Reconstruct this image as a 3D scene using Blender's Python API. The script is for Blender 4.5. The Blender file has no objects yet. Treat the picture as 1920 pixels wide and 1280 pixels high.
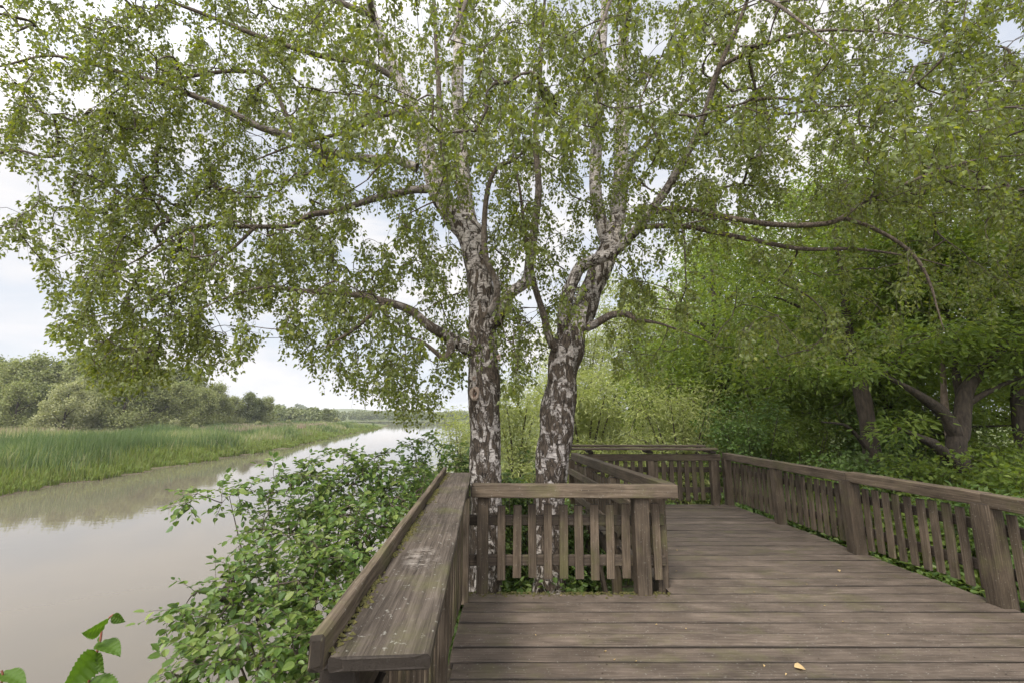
import bpy, math, random
import numpy as np
from mathutils import Vector, Matrix
random.seed(7); RNG = np.random.default_rng(7)
S = bpy.context.scene
COL = S.collection
R = math.radians
# ------------------------------------------------------------------ camera
EYE = 1.65; PITCH = R(9.3); F = 853.0
cam = bpy.data.objects.new('camera', bpy.data.cameras.new('camera')); COL.objects.link(cam)
cam.location = (0, 0, EYE); cam.rotation_euler = (R(90)+PITCH, 0, 0)
cam.data.sensor_width = 36.0; cam.data.lens = F/1920*36.0
cam.data.clip_start = 0.05; cam.data.clip_end = 9000
S.camera = cam
# ------------------------------------------------------------------ sky, sun, exposure
SUN_EL, SUN_AZ = R(52), R(205)     # azimuth measured clockwise from +Y (camera looks to +Y)
SUN_DIR = Vector((math.sin(SUN_AZ)*math.cos(SUN_EL), math.cos(SUN_AZ)*math.cos(SUN_EL), math.sin(SUN_EL)))
W = bpy.data.worlds.new('World'); S.world = W; W.use_nodes = True
SKY_CLOUD = 0.44; SKY_STRENGTH = 0.08; EXPOSURE = 1.26
def build_world():
    nt = W.node_tree; nt.nodes.clear(); N = nt.nodes.new; L = nt.links.new
    out = N('ShaderNodeOutputWorld'); tc = N('ShaderNodeTexCoord')
    sky = N('ShaderNodeTexSky'); sky.sky_type = 'NISHITA'; sky.sun_disc = False
    sky.sun_elevation = SUN_EL; sky.sun_rotation = SUN_AZ; sky.air_density = 1.2; sky.dust_density = 2.0
    b1 = N('ShaderNodeBackground'); b1.inputs[1].default_value = SKY_STRENGTH; L(sky.outputs[0], b1.inputs[0])
    mp = N('ShaderNodeMapping'); mp.inputs['Scale'].default_value = (1.0, 1.0, 3.2); L(tc.outputs['Generated'], mp.inputs[0])
    n1 = N('ShaderNodeTexNoise'); n1.inputs['Scale'].default_value = 3.2; n1.inputs['Detail'].default_value = 7
    n1.inputs['Roughness'].default_value = 0.52; n1.inputs['Distortion'].default_value = 0.4; L(mp.outputs[0], n1.inputs[0])
    cr = N('ShaderNodeValToRGB'); e = cr.color_ramp.elements
    e[0].position = .34; e[0].color = (.74, .79, .89, 1); e[1].position = .66; e[1].color = (1.0, .97, .955, 1)
    m = cr.color_ramp.elements.new(.5); m.color = (.86, .87, .91, 1)
    L(n1.outputs[0], cr.inputs[0])
    # the overcast is brighter towards the veiled sun
    dp = N('ShaderNodeVectorMath'); dp.operation = 'DOT_PRODUCT'; L(tc.outputs['Generated'], dp.inputs[0]); dp.inputs[1].default_value = SUN_DIR
    mr = N('ShaderNodeMapRange'); mr.inputs[1].default_value = .15; mr.inputs[2].default_value = .95
    mr.inputs[3].default_value = SKY_CLOUD; mr.inputs[4].default_value = SKY_CLOUD*4.9; L(dp.outputs['Value'], mr.inputs[0])
    b2 = N('ShaderNodeBackground'); L(cr.outputs[0], b2.inputs[0]); L(mr.outputs[0], b2.inputs[1])
    mx = N('ShaderNodeMixShader')
    cv = N('ShaderNodeMapRange'); cv.inputs[1].default_value = .38; cv.inputs[2].default_value = .52; cv.inputs[3].default_value = .82; cv.inputs[4].default_value = 1
    L(n1.outputs[0], cv.inputs[0]); L(cv.outputs[0], mx.inputs[0])
    L(b1.outputs[0], mx.inputs[1]); L(b2.outputs[0], mx.inputs[2]); L(mx.outputs[0], out.inputs[0])
build_world()
sun = bpy.data.objects.new('sun', bpy.data.lights.new('sun', 'SUN')); COL.objects.link(sun)
sun.data.energy = 1.5; sun.data.angle = R(12); sun.data.color = (1, .93, .82)
sun.rotation_euler = (-SUN_DIR).to_track_quat('-Z', 'Y').to_euler()
S.view_settings.view_transform = 'Standard'; S.view_settings.look = 'None'
S.view_settings.exposure = EXPOSURE; S.view_settings.gamma = 1; S.view_settings.use_curve_mapping = False
S.render.engine = 'CYCLES'
S.cycles.max_bounces = 7; S.cycles.diffuse_bounces = 4; S.cycles.transmission_bounces = 4; S.cycles.glossy_bounces = 3
S.cycles.use_denoising = True; S.cycles.denoising_prefilter = 'ACCURATE'
S.cycles.use_adaptive_sampling = True; S.cycles.adaptive_threshold = 0.01
# ------------------------------------------------------------------ helpers
def ray(px, py):
    a = (px-960)/F; b = (640-py)/F
    return np.array((a, math.cos(PITCH)-b*math.sin(PITCH), math.sin(PITCH)+b*math.cos(PITCH)))
def at(px, py, Y):                       # world point seen at a photo pixel, Y metres ahead
    d = ray(px, py); return np.array((0, 0, EYE)) + d*(Y/d[1])
def on(px, py, z):                       # world point seen at a photo pixel, at height z
    d = ray(px, py); return np.array((0, 0, EYE)) + d*((z-EYE)/d[2])
def project(p):                          # world points -> photo pixels
    p = np.asarray(p); q = p - np.array((0, 0, EYE))
    c, s = math.cos(PITCH), math.sin(PITCH)
    dep = q[..., 1]*c + q[..., 2]*s; up = -q[..., 1]*s + q[..., 2]*c
    dep = np.where(dep < .05, .05, dep)
    return 960 + F*q[..., 0]/dep, 640 - F*up/dep
def unit(v): return v/np.maximum(np.linalg.norm(v, axis=-1, keepdims=True), 1e-9)
def tag(o, label=None, cat=None, group=None, kind=None):
    if label: o['label'] = label
    if cat: o['category'] = cat
    if group: o['group'] = group
    if kind: o['kind'] = kind
    return o
def empty(name, loc, label, cat, group=None, kind=None):
    o = bpy.data.objects.new(name, None); o.location = [float(v) for v in loc]; o.empty_display_size = .1
    COL.objects.link(o); return tag(o, label, cat, group, kind)
class Acc:                               # collects vertices and faces for ONE mesh
    def __init__(s): s.v = []; s.f = {}; s.n = 0; s.attr = []
    def add(s, verts, faces, attr=None):
        verts = np.asarray(verts, float).reshape(-1, 3); faces = np.asarray(faces, int)
        s.v.append(verts); s.f.setdefault(faces.shape[1], []).append(faces + s.n)
        s.attr.append(np.zeros(len(verts)) if attr is None else np.broadcast_to(np.asarray(attr, float).reshape(-1), (len(verts),)))
        s.n += len(verts)
    def mesh(s, name, mat, smooth=False, attr=None):
        me = bpy.data.meshes.new(name)
        V = np.concatenate(s.v) if s.v else np.zeros((0, 3))
        me.vertices.add(len(V)); me.vertices.foreach_set('co', V.astype(np.float32).ravel())
        idx, tot = [], []
        for k, lst in s.f.items():
            a = np.concatenate(lst); idx.append(a.ravel()); tot.append(np.full(len(a), k))
        idx = np.concatenate(idx); tot = np.concatenate(tot)
        st = np.concatenate(([0], np.cumsum(tot)[:-1]))
        me.loops.add(len(idx)); me.loops.foreach_set('vertex_index', idx.astype(np.int32))
        me.polygons.add(len(tot)); me.polygons.foreach_set('loop_start', st.astype(np.int32)); me.polygons.foreach_set('loop_total', tot.astype(np.int32))
        me.polygons.foreach_set('use_smooth', np.full(len(tot), bool(smooth)))
        if attr:
            at_ = me.attributes.new(attr, 'FLOAT', 'POINT'); at_.data.foreach_set('value', np.concatenate(s.attr).astype(np.float32))
        me.update(calc_edges=True); me.validate()
        if mat: me.materials.append(mat)
        return me
    def obj(s, name, mat, parent=None, smooth=False, attr=None, loc=None):
        o = bpy.data.objects.new(name, s.mesh(name, mat, smooth, attr)); COL.objects.link(o)
        if parent: o.parent = parent
        if loc is not None: o.location = [float(v) for v in loc]
        return o
def copy_tree(o, parent=None):
    c = o.copy(); COL.objects.link(c)
    if parent: c.parent = parent
    for ch in list(o.children): copy_tree(ch, c)
    return c
def spline(pts, step):
    pts = np.asarray(pts, float)
    if len(pts) < 3:
        n = max(2, int(np.linalg.norm(pts[-1, :3]-pts[0, :3])/step)+1); t = np.linspace(0, 1, n)[:, None]
        return pts[0]*(1-t)+pts[-1]*t
    P = np.vstack((2*pts[0]-pts[1], pts, 2*pts[-1]-pts[-2])); out = []
    for i in range(len(pts)-1):
        a, b, c, d = P[i:i+4]; n = max(1, int(np.linalg.norm((c-b)[:3])/step)); t = (np.arange(n)/n)[:, None]
        out.append(.5*(2*b + (c-a)*t + (2*a-5*b+4*c-d)*t**2 + (3*b-a-3*c+d)*t**3))
    out.append(pts[-1:]); return np.vstack(out)
def tubes(P, Rr, sides):                 # batch of tubes with the same number of points
    P = np.asarray(P, float); Rr = np.asarray(Rr, float); m, n, _ = P.shape
    T = np.gradient(P, axis=1); T = unit(T)
    mean = unit(P[:, -1]-P[:, 0]); ref = np.where(np.abs(mean[:, 2:3]) > .8, np.array([[1., 0, 0]]), np.array([[0, 0, 1.]]))[:, None, :]
    U = unit(np.cross(T, np.broadcast_to(ref, T.shape))); Vv = np.cross(T, U)
    a = np.arange(sides)/sides*2*np.pi
    ring = P[:, :, None, :] + Rr[:, :, None, None]*(np.cos(a)[None, None, :, None]*U[:, :, None, :] + np.sin(a)[None, None, :, None]*Vv[:, :, None, :])
    base = (np.arange(m)*n*sides)[:, None, None]; i = np.arange(n-1)[None, :, None]*sides; k = np.arange(sides)[None, None, :]; k2 = (k+1) % sides
    q = np.stack(np.broadcast_arrays(base+i+k, base+i+k2, base+i+sides+k2, base+i+sides+k), -1).reshape(-1, 4)
    return ring.reshape(-1, 3), q
def limb(acc, pts, r0, r1, sides=16, step=.12, rough=.0, seed=0, power=1.0, flare=0, attr=None):
    p = spline(pts, step); t = np.linspace(0, 1, len(p)); r = r0+(r1-r0)*t**power
    if flare: r = r*(1+flare*np.exp(-t*9))
    if len(p) < 2: return p, r
    v, q = tubes(p[None], r[None], sides)
    if rough:
        rs = np.random.default_rng(seed); a = np.arange(sides)/sides*2*np.pi; z = np.arange(len(p))*step; d = np.zeros((len(p), sides))
        for k in range(9):
            d += np.sin(rs.uniform(1, 13)*z[:, None] + rs.integers(1, 7)*a[None, :] + rs.uniform(0, 6.3))*rs.uniform(.3, 1)
        d += rs.normal(0, .7, d.shape)
        v = v.reshape(len(p), sides, 3); v = p[:, None]+(v-p[:, None])*(1+rough*.4*d)[:, :, None]; v = v.reshape(-1, 3)
    acc.add(v, q, np.repeat(r, sides))
    return p, r
# leaf outlines: x across, y along, z fold.  Two faces that share the midrib.
def leaf_shape(prof, fold=.12, curl=-.1):
    n = len(prof); v = [(0, 0, 0)]
    for x, y in prof: v.append((x, y, fold*abs(x)*2+curl*y*y))
    v.append((0, 1, curl))
    for x, y in reversed(prof): v.append((-x, y, fold*abs(x)*2+curl*y*y))
    tip = n+1
    return np.array(v), [list(range(0, tip+1)), [0]+list(range(tip, 2*n+2))]
BIRCH = leaf_shape([(.36, .22), (.27, .52)])
OVAL = leaf_shape([(.24, .16), (.34, .46), (.22, .8)], .14, -.18)
WILLOW = leaf_shape([(.12, .3), (.10, .65)], .1, -.15)
ASH = leaf_shape([(.17, .25), (.15, .6)], .12, -.12)
CLUMP = leaf_shape([(.34, .2), (.42, .6)], .25, -.2)
def leaves(acc, pos, axis, nrm, size, shape):
    T, faces = shape; n = len(pos); axis = unit(axis); side = unit(np.cross(axis, nrm)); n2 = np.cross(side, axis)
    size = np.broadcast_to(size, (n,))
    v = pos[:, None] + size[:, None, None]*(T[None, :, 0:1]*side[:, None] + T[None, :, 1:2]*axis[:, None] + T[None, :, 2:3]*n2[:, None])
    off = (np.arange(n)*len(T))[:, None, None]; f = (np.array(faces)[None] + off).reshape(-1, len(faces[0]))
    acc.add(v.reshape(-1, 3), f)
# ------------------------------------------------------------------ materials
def new_mat(name):
    m = bpy.data.materials.new(name); m.use_nodes = True; nt = m.node_tree; nt.nodes.clear()
    return m, nt, nt.nodes.new, nt.links.new
def ramp(N, pts):
    cr = N('ShaderNodeValToRGB'); e = cr.color_ramp.elements
    while len(e) < len(pts): e.new(.5)
    for k, (p, c) in enumerate(pts): e[k].position = p; e[k].color = (c, c, c, 1) if isinstance(c, (int, float)) else (*c, 1)
    return cr
def mixrgb(N, L, fac, a, b, mode='MIX'):
    m = N('ShaderNodeMix'); m.data_type = 'RGBA'; m.blend_type = mode
    for s, v in ((0, fac), (6, a), (7, b)):
        if hasattr(v, 'default_value') or isinstance(v, bpy.types.NodeSocket): L(v, m.inputs[s])
        else: m.inputs[s].default_value = v if isinstance(v, (int, float)) else (*v, 1)
    return m.outputs[2]
def noise(N, L, co, scale, detail=4, rough=.55, vec=(1, 1, 1), dist=0):
    mp = N('ShaderNodeMapping'); mp.inputs['Scale'].default_value = vec; L(co, mp.inputs[0])
    n = N('ShaderNodeTexNoise'); n.inputs['Scale'].default_value = scale; n.inputs['Detail'].default_value = detail
    n.inputs['Roughness'].default_value = rough; n.inputs['Distortion'].default_value = dist; L(mp.outputs[0], n.inputs[0]); return n.outputs[0]
def leaf_mat(name, cols, back, trans=.38, rough=.45, spec=.35, tcol=None):
    m, nt, N, L = new_mat(name); out = N('ShaderNodeOutputMaterial'); g = N('ShaderNodeNewGeometry')
    k = len(cols); cr = ramp(N, [(i/(k-1), c) for i, c in enumerate(cols)]); L(g.outputs['Random Per Island'], cr.inputs[0])
    tcn = N('ShaderNodeTexCoord'); big = noise(N, L, tcn.outputs['Object'], .9, 3)
    hv = N('ShaderNodeHueSaturation'); L(cr.outputs[0], hv.inputs['Color'])
    mr = N('ShaderNodeMapRange'); mr.inputs[1].default_value = .3; mr.inputs[2].default_value = .7; mr.inputs[3].default_value = .8; mr.inputs[4].default_value = 1.2
    L(big, mr.inputs[0]); L(mr.outputs[0], hv.inputs['Value'])
    col = mixrgb(N, L, g.outputs['Backfacing'], hv.outputs[0], back)
    bs = N('ShaderNodeBsdfPrincipled'); L(col, bs.inputs['Base Color']); bs.inputs['Roughness'].default_value = rough; bs.inputs['Specular IOR Level'].default_value = spec
    tr = N('ShaderNodeBsdfTranslucent'); tcol = tcol or (1.5, 1.6, .6)
    tc = mixrgb(N, L, 1.0, hv.outputs[0], tcol, 'MULTIPLY'); L(tc, tr.inputs[0])
    mx = N('ShaderNodeMixShader'); mx.inputs[0].default_value = trans; L(bs.outputs[0], mx.inputs[1]); L(tr.outputs[0], mx.inputs[2]); L(mx.outputs[0], out.inputs[0])
    return m
def wood_mat(name, dark, mid, light, moss=.25, island=False, wet=0, lichen=.5):
    """weathered timber, grain along the object's X axis"""
    m, nt, N, L = new_mat(name); out = N('ShaderNodeOutputMaterial'); tc = N('ShaderNodeTexCoord'); oi = N('ShaderNodeObjectInfo'); g = N('ShaderNodeNewGeometry')
    rnd = g.outputs['Random Per Island'] if island else oi.outputs['Random']
    cb = N('ShaderNodeCombineXYZ'); mu = N('ShaderNodeMath'); mu.operation = 'MULTIPLY'; mu.inputs[1].default_value = 37.0; L(rnd, mu.inputs[0])
    for k in range(3): L(mu.outputs[0], cb.inputs[k])
    ad = N('ShaderNodeVectorMath'); L(tc.outputs['Object'], ad.inputs[0]); L(cb.outputs[0], ad.inputs[1]); co = ad.outputs[0]
    g1 = noise(N, L, co, 1.0, 6, .70, (2.6, 120 if island else 85, 120 if island else 85), .4); g2 = noise(N, L, co, 1.0, 5, .6, (3.0, 210, 210), .3); blot = noise(N, L, co, 3.0, 6, .62, (1, 2, 2))
    c = ramp(N, [(.28, dark), (.5, mid), (.75, light)]); L(g1, c.inputs[0])
    br = ramp(N, [(.28, .62), (.5, .95), (.72, 1.4)]); L(blot, br.inputs[0])
    col = mixrgb(N, L, 1.0, c.outputs[0], br.outputs[0], 'MULTIPLY')
    pv = N('ShaderNodeMapRange'); pv.inputs[3].default_value = .86 if island else .75; pv.inputs[4].default_value = 1.1 if island else 1.2; L(rnd, pv.inputs[0])
    hv = N('ShaderNodeHueSaturation'); L(pv.outputs[0], hv.inputs['Value']); L(col, hv.inputs['Color']); col = hv.outputs[0]
    ck = ramp(N, [(.29, 1), (.34, 0)]); L(g1, ck.inputs[0])
    ck2 = ramp(N, [(.33, .8), (.42, 0)]); L(g2, ck2.inputs[0])
    mxk = N('ShaderNodeMath'); mxk.operation = 'MAXIMUM'; L(ck.outputs[0], mxk.inputs[0]); L(ck2.outputs[0], mxk.inputs[1])
    fk = N('ShaderNodeMath'); fk.operation = 'MULTIPLY'; fk.inputs[1].default_value = .6; L(mxk.outputs[0], fk.inputs[0])
    col = mixrgb(N, L, fk.outputs[0], col, (.025, .020, .016))
    if lichen:
        ln = noise(N, L, co, 55, 3, .6); lr = ramp(N, [(.64, 0), (.70, lichen)]); L(ln, lr.inputs[0]); col = mixrgb(N, L, lr.outputs[0], col, (.30, .29, .25))
    if moss:
        mn = noise(N, L, co, 2.4, 6, .68); mr = ramp(N, [(.52, 0), (.70, moss)]); L(mn, mr.inputs[0]); col = mixrgb(N, L, mr.outputs[0], col, (.085, .085, .028))
    nx = N('ShaderNodeSeparateXYZ'); L(tc.outputs['Normal'], nx.inputs[0]); ab = N('ShaderNodeMath'); ab.operation = 'ABSOLUTE'; L(nx.outputs[0], ab.inputs[0])
    er = ramp(N, [(.6, 0), (.8, .92)]); L(ab.outputs[0], er.inputs[0]); col = mixrgb(N, L, er.outputs[0], col, (.017, .013, .010))     # end grain
    if island:                                                                             # grimy long plank edges, with the shade of the gaps painted in
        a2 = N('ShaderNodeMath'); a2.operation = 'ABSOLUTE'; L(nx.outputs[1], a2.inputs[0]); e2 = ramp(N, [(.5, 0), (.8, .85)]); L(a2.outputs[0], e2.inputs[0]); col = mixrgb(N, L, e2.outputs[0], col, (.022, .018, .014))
    bs = N('ShaderNodeBsdfPrincipled'); L(col, bs.inputs['Base Color'])
    rr = ramp(N, [(.3, .55 if wet else .7), (.7, .85)]); L(blot, rr.inputs[0]); L(rr.outputs[0], bs.inputs['Roughness']); bs.inputs['Specular IOR Level'].default_value = .18
    sb = N('ShaderNodeMath'); sb.operation = 'SUBTRACT'; L(g1, sb.inputs[0]); L(mxk.outputs[0], sb.inputs[1])
    bp = N('ShaderNodeBump'); bp.inputs['Strength'].default_value = .35 if island else .5; bp.inputs['Distance'].default_value = .003; L(sb.outputs[0], bp.inputs['Height']); L(bp.outputs[0], bs.inputs['Normal'])
    L(bs.outputs[0], out.inputs[0]); return m
def bark_birch():
    m, nt, N, L = new_mat('birch_bark'); out = N('ShaderNodeOutputMaterial'); tc = N('ShaderNodeTexCoord'); co = tc.outputs['Object']
    at_ = N('ShaderNodeAttribute'); at_.attribute_name = 'rad'
    band = noise(N, L, co, 1.0, 6, .68, (8, 8, 34), .9)                     # horizontal peeling bands
    plate = noise(N, L, co, 1.0, 8, .70, (11, 11, 5.0), 1.0)                  # big dark fissured plates
    fine = noise(N, L, co, 1.0, 5, .7, (42, 42, 14), .5); gr = noise(N, L, co, 30, 4, .6)
    white = ramp(N, [(.3, (.20, .17, .145)), (.5, (.40, .355, .32)), (.75, (.56, .51, .47))]); L(gr, white.inputs[0])
    dark = ramp(N, [(.35, (.012, .009, .006)), (.52, (.058, .043, .031)), (.72, (.16, .125, .095))]); L(fine, dark.inputs[0])
    k1 = ramp(N, [(.38, 1), (.46, 0)]); L(band, k1.inputs[0])
    sep = N('ShaderNodeSeparateXYZ'); L(co, sep.inputs[0])
    lo = N('ShaderNodeMapRange'); lo.inputs[1].default_value = 4.0; lo.inputs[2].default_value = 8.5; lo.inputs[3].default_value = .042; lo.inputs[4].default_value = -.13; L(sep.outputs[2], lo.inputs[0])
    ad = N('ShaderNodeMath'); L(plate, ad.inputs[0]); L(lo.outputs[0], ad.inputs[1])
    k2 = ramp(N, [(.50, 0), (.53, 1)]); L(ad.outputs[0], k2.inputs[0])
    mxk = N('ShaderNodeMath'); mxk.operation = 'MAXIMUM'; L(k1.outputs[0], mxk.inputs[0]); L(k2.outputs[0], mxk.inputs[1])
    col = mixrgb(N, L, mxk.outputs[0], white.outputs[0], dark.outputs[0])
    brown = ramp(N, [(.3, (.042, .032, .023)), (.7, (.17, .13, .098))]); L(fine, brown.inputs[0])
    rr = N('ShaderNodeMapRange'); rr.inputs[1].default_value = .035; rr.inputs[2].default_value = .075; L(at_.outputs['Fac'], rr.inputs[0])
    col = mixrgb(N, L, rr.outputs[0], brown.outputs[0], col)
    bs = N('ShaderNodeBsdfPrincipled'); L(col, bs.inputs['Base Color']); bs.inputs['Roughness'].default_value = .8; bs.inputs['Specular IOR Level'].default_value = .25
    h = N('ShaderNodeMath'); h.operation = 'MULTIPLY_ADD'; L(mxk.outputs[0], h.inputs[0]); h.inputs[1].default_value = -.7; L(fine, h.inputs[2])
    bp = N('ShaderNodeBump'); bp.inputs['Strength'].default_value = .9; bp.inputs['Distance'].default_value = .02; L(h.outputs[0], bp.inputs['Height']); L(bp.outputs[0], bs.inputs['Normal'])
    L(bs.outputs[0], out.inputs[0]); return m
def simple(name, a, b, scale, vec=(1, 1, 1), rough=.85, bump=.5, dist=.02, detail=6, spec=.3):
    m, nt, N, L = new_mat(name); out = N('ShaderNodeOutputMaterial'); tc = N('ShaderNodeTexCoord')
    n = noise(N, L, tc.outputs['Object'], scale, detail, .62, vec, .4); c = ramp(N, [(.3, a), (.7, b)]); L(n, c.inputs[0])
    bs = N('ShaderNodeBsdfPrincipled'); L(c.outputs[0], bs.inputs['Base Color']); bs.inputs['Roughness'].default_value = rough; bs.inputs['Specular IOR Level'].default_value = spec
    bp = N('ShaderNodeBump'); bp.inputs['Strength'].default_value = bump; bp.inputs['Distance'].default_value = dist; L(n, bp.inputs['Height']); L(bp.outputs[0], bs.inputs['Normal'])
    L(bs.outputs[0], out.inputs[0]); return m
M = {}
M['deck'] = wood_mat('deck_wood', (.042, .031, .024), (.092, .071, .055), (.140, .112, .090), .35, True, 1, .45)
M['rail'] = wood_mat('rail_wood', (.026, .018, .012), (.076, .057, .039), (.145, .113, .082), .5, False, 0, .32)
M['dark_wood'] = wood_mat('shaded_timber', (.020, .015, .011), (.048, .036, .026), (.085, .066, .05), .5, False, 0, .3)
M['birch'] = bark_birch()
M['twig'] = simple('twig_bark', (.035, .026, .02), (.09, .068, .05), 20)
M['bark'] = simple('brown_bark', (.018, .014, .010), (.075, .057, .042), 6, (3, 3, .8), .9, .9, .04)
M['pale_bark'] = simple('pale_bark', (.10, .075, .055), (.27, .20, .15), 6, (3, 3, .8), .9, .9, .03)
M['birch_leaf'] = leaf_mat('birch_leaf', [(.074, .098, .020), (.105, .132, .029), (.142, .168, .040), (.088, .114, .025), (.18, .19, .04)], (.155, .175, .07), .50, .40, .40, (1.8, 1.75, .5))
M['hazel_leaf'] = leaf_mat('hazel_leaf', [(.048, .090, .017), (.078, .128, .025), (.112, .160, .034), (.16, .195, .052)], (.11, .17, .07), .34, .45, .35)
M['ash_leaf'] = leaf_mat('ash_leaf', [(.085, .130, .026), (.125, .175, .035), (.17, .21, .05)], (.13, .175, .055), .5, .5, .2, (1.6, 1.55, .55))
M['willow_leaf'] = leaf_mat('willow_leaf', [(.17, .195, .065), (.23, .25, .095), (.29, .30, .125)], (.28, .30, .16), .45, .55, .2)
M['shrub_leaf'] = leaf_mat('shrub_leaf', [(.060, .105, .025), (.090, .145, .035), (.13, .18, .05)], (.12, .16, .06), .36, .5, .25)
M['far_leaf'] = leaf_mat('far_leaf', [(.14, .16, .068), (.195, .213, .095), (.255, .262, .13)], (.23, .23, .12), .30, .7, .1)
M['far_pale'] = leaf_mat('far_pale_leaf', [(.24, .245, .13), (.29, .29, .165), (.33, .32, .195)], (.2, .21, .13), .30, .7, .1)
M['far_dark'] = leaf_mat('far_dark_leaf', [(.10, .118, .058), (.145, .16, .078), (.18, .19, .095)], (.1, .12, .06), .28, .7, .1)
M['reed'] = leaf_mat('reed_blade', [(.10, .14, .054), (.14, .18, .07), (.18, .205, .09), (.25, .225, .14)], (.12, .16, .07), .35, .6, .2)
M['reed_dark'] = leaf_mat('reed_blade_dark', [(.055, .09, .038), (.075, .112, .046), (.10, .135, .056)], (.09, .12, .05), .33, .6, .2)
M['reed_pale'] = leaf_mat('reed_blade_pale', [(.15, .185, .078), (.20, .22, .105), (.27, .24, .155), (.30, .255, .18)], (.2, .2, .12), .35, .6, .2)
M['sedge'] = leaf_mat('sedge_blade', [(.095, .12, .036), (.13, .15, .046), (.17, .18, .065)], (.14, .19, .05), .35, .6, .2)
M['dead_leaf'] = leaf_mat('dead_leaf', [(.30, .20, .08), (.38, .28, .14), (.22, .12, .06)], (.33, .25, .14), .2, .7, .2)
# ------------------------------------------------------------------ the setting: ground sheet, river
WATER_Z = -3.0
def shore_left(y): return np.interp(y, [-80, 10, 28, 36, 50, 70, 116, 160, 200, 250, 300, 360, 9000], [-27, -28.5, -30, -31, -32.2, -33.5, -42.5, -49, -55, -66, -90, -140, -700]) + .5*np.sin(y*.55)+.35*np.sin(y*1.27+1)+.22*np.sin(y*2.9+2)+.15*np.sin(y*5.3)
def shore_right(y): return np.interp(y, [-80, 0, 4, 8, 14, 25, 60, 120, 250, 440, 9000], [-2.7, -2.7, -2.8, -2.7, -2.6, -3.2, -7, -13, -29, -50, -60])
def ground_z(x, y):
    x = np.asarray(x, float); y = np.asarray(y, float)
    dl = shore_left(y)-x; dr = x-shore_right(y); df = y-452
    zl = WATER_Z + np.clip(dl*.12, -1.2, .35) + .5*np.clip((dl-50)/80, 0, 1)
    zr = WATER_Z + np.where(dr < 0, np.clip(dr*.8, -1.2, 0), 1.75*(1-np.exp(-dr*.42)) + .45*np.clip((dr-6)/12, 0, 1))
    z = np.maximum(zl, zr)
    zf = WATER_Z + np.clip(df*.08, -1.2, .4)+np.clip((df-40)*.01, 0, 8)+np.where(y > 700, 17*np.exp(-((y-1350)/230)**2)*(.75+.25*np.sin(x*.011+1)+.12*np.sin(x*.037)), 0)
    z = np.maximum(z, zf)
    return z + .05*np.sin(x*1.7+y*.6)*np.cos(y*1.3-x*.4)
def build_ground():
    sx = np.concatenate((-np.geomspace(3000, 14, 110), np.linspace(-13.5, 16, 120), np.geomspace(16.5, 3000, 60)))
    sy = np.concatenate((np.linspace(-70, -8, 25), np.linspace(-7.5, 30, 120), np.geomspace(30.8, 6000, 190)))
    X, Y = np.meshgrid(sx, sy); Z = ground_z(X, Y)
    a = Acc(); nx = len(sx); i = (np.arange(len(sy)-1)*nx)[:, None]+np.arange(nx-1)[None]; i = i.ravel()
    a.add(np.stack((X, Y, Z), -1).reshape(-1, 3), np.stack((i, i+1, i+nx+1, i+nx), -1))
    m, nt, N, L = new_mat('bank_soil'); out = N('ShaderNodeOutputMaterial'); co = N('ShaderNodeTexCoord').outputs['Object']
    n1 = noise(N, L, co, .25, 6); n2 = noise(N, L, co, 9, 6, .65)
    c1 = ramp(N, [(.35, (.06, .095, .028)), (.6, (.11, .14, .045))]); L(n1, c1.inputs[0]); c2 = ramp(N, [(.35, (.055, .042, .028)), (.65, (.12, .095, .065))]); L(n2, c2.inputs[0])
    sep = N('ShaderNodeSeparateXYZ'); L(co, sep.inputs[0]); mr = N('ShaderNodeMapRange'); mr.inputs[1].default_value = WATER_Z; mr.inputs[2].default_value = WATER_Z+.15; L(sep.outputs[2], mr.inputs[0])
    ft = ramp(N, [(.40, 0), (.55, 1)]); L(n2, ft.inputs[0]); mu = N('ShaderNodeMath'); mu.operation = 'MULTIPLY'; L(ft.outputs[0], mu.inputs[0]); L(mr.outputs[0], mu.inputs[1])
    col = mixrgb(N, L, mu.outputs[0], c2.outputs[0], c1.outputs[0])
    bs = N('ShaderNodeBsdfPrincipled'); L(col, bs.inputs['Base Color']); bs.inputs['Roughness'].default_value = .95; bs.inputs['Specular IOR Level'].default_value = .1
    bp = N('ShaderNodeBump'); bp.inputs['Strength'].default_value = .8; bp.inputs['Distance'].default_value = .05; L(n2, bp.inputs['Height']); L(bp.outputs[0], bs.inputs['Normal']); L(bs.outputs[0], out.inputs[0])
    tag(a.obj('ground', m, smooth=True), kind='structure')
    w = Acc(); w.add([(-900, -90, WATER_Z), (300, -90, WATER_Z), (300, 470, WATER_Z), (-900, 470, WATER_Z)], [(0, 1, 2, 3)])
    m, nt, N, L = new_mat('muddy_water'); out = N('ShaderNodeOutputMaterial'); co = N('ShaderNodeTexCoord').outputs['Object']
    bs = N('ShaderNodeBsdfPrincipled'); n1 = noise(N, L, co, .05, 4); c = ramp(N, [(.3, (.104, .089, .067)), (.7, (.124, .106, .081))]); L(n1, c.inputs[0]); L(c.outputs[0], bs.inputs['Base Color'])
    bs.inputs['Roughness'].default_value = .018; bs.inputs['IOR'].default_value = 1.40
    rp = noise(N, L, co, 1.0, 3, .5, (.9, 2.4, 1)); rp2 = noise(N, L, co, 1.0, 3, .5, (.12, .25, 1))
    ml = N('ShaderNodeMath'); ml.operation = 'MULTIPLY'; L(rp, ml.inputs[0]); L(rp2, ml.inputs[1])
    bp = N('ShaderNodeBump'); bp.inputs['Strength'].default_value = .14; bp.inputs['Distance'].default_value = .03; L(ml.outputs[0], bp.inputs['Height']); L(bp.outputs[0], bs.inputs['Normal']); L(bs.outputs[0], out.inputs[0])
    tag(w.obj('water', m), kind='structure')
build_ground()
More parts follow.
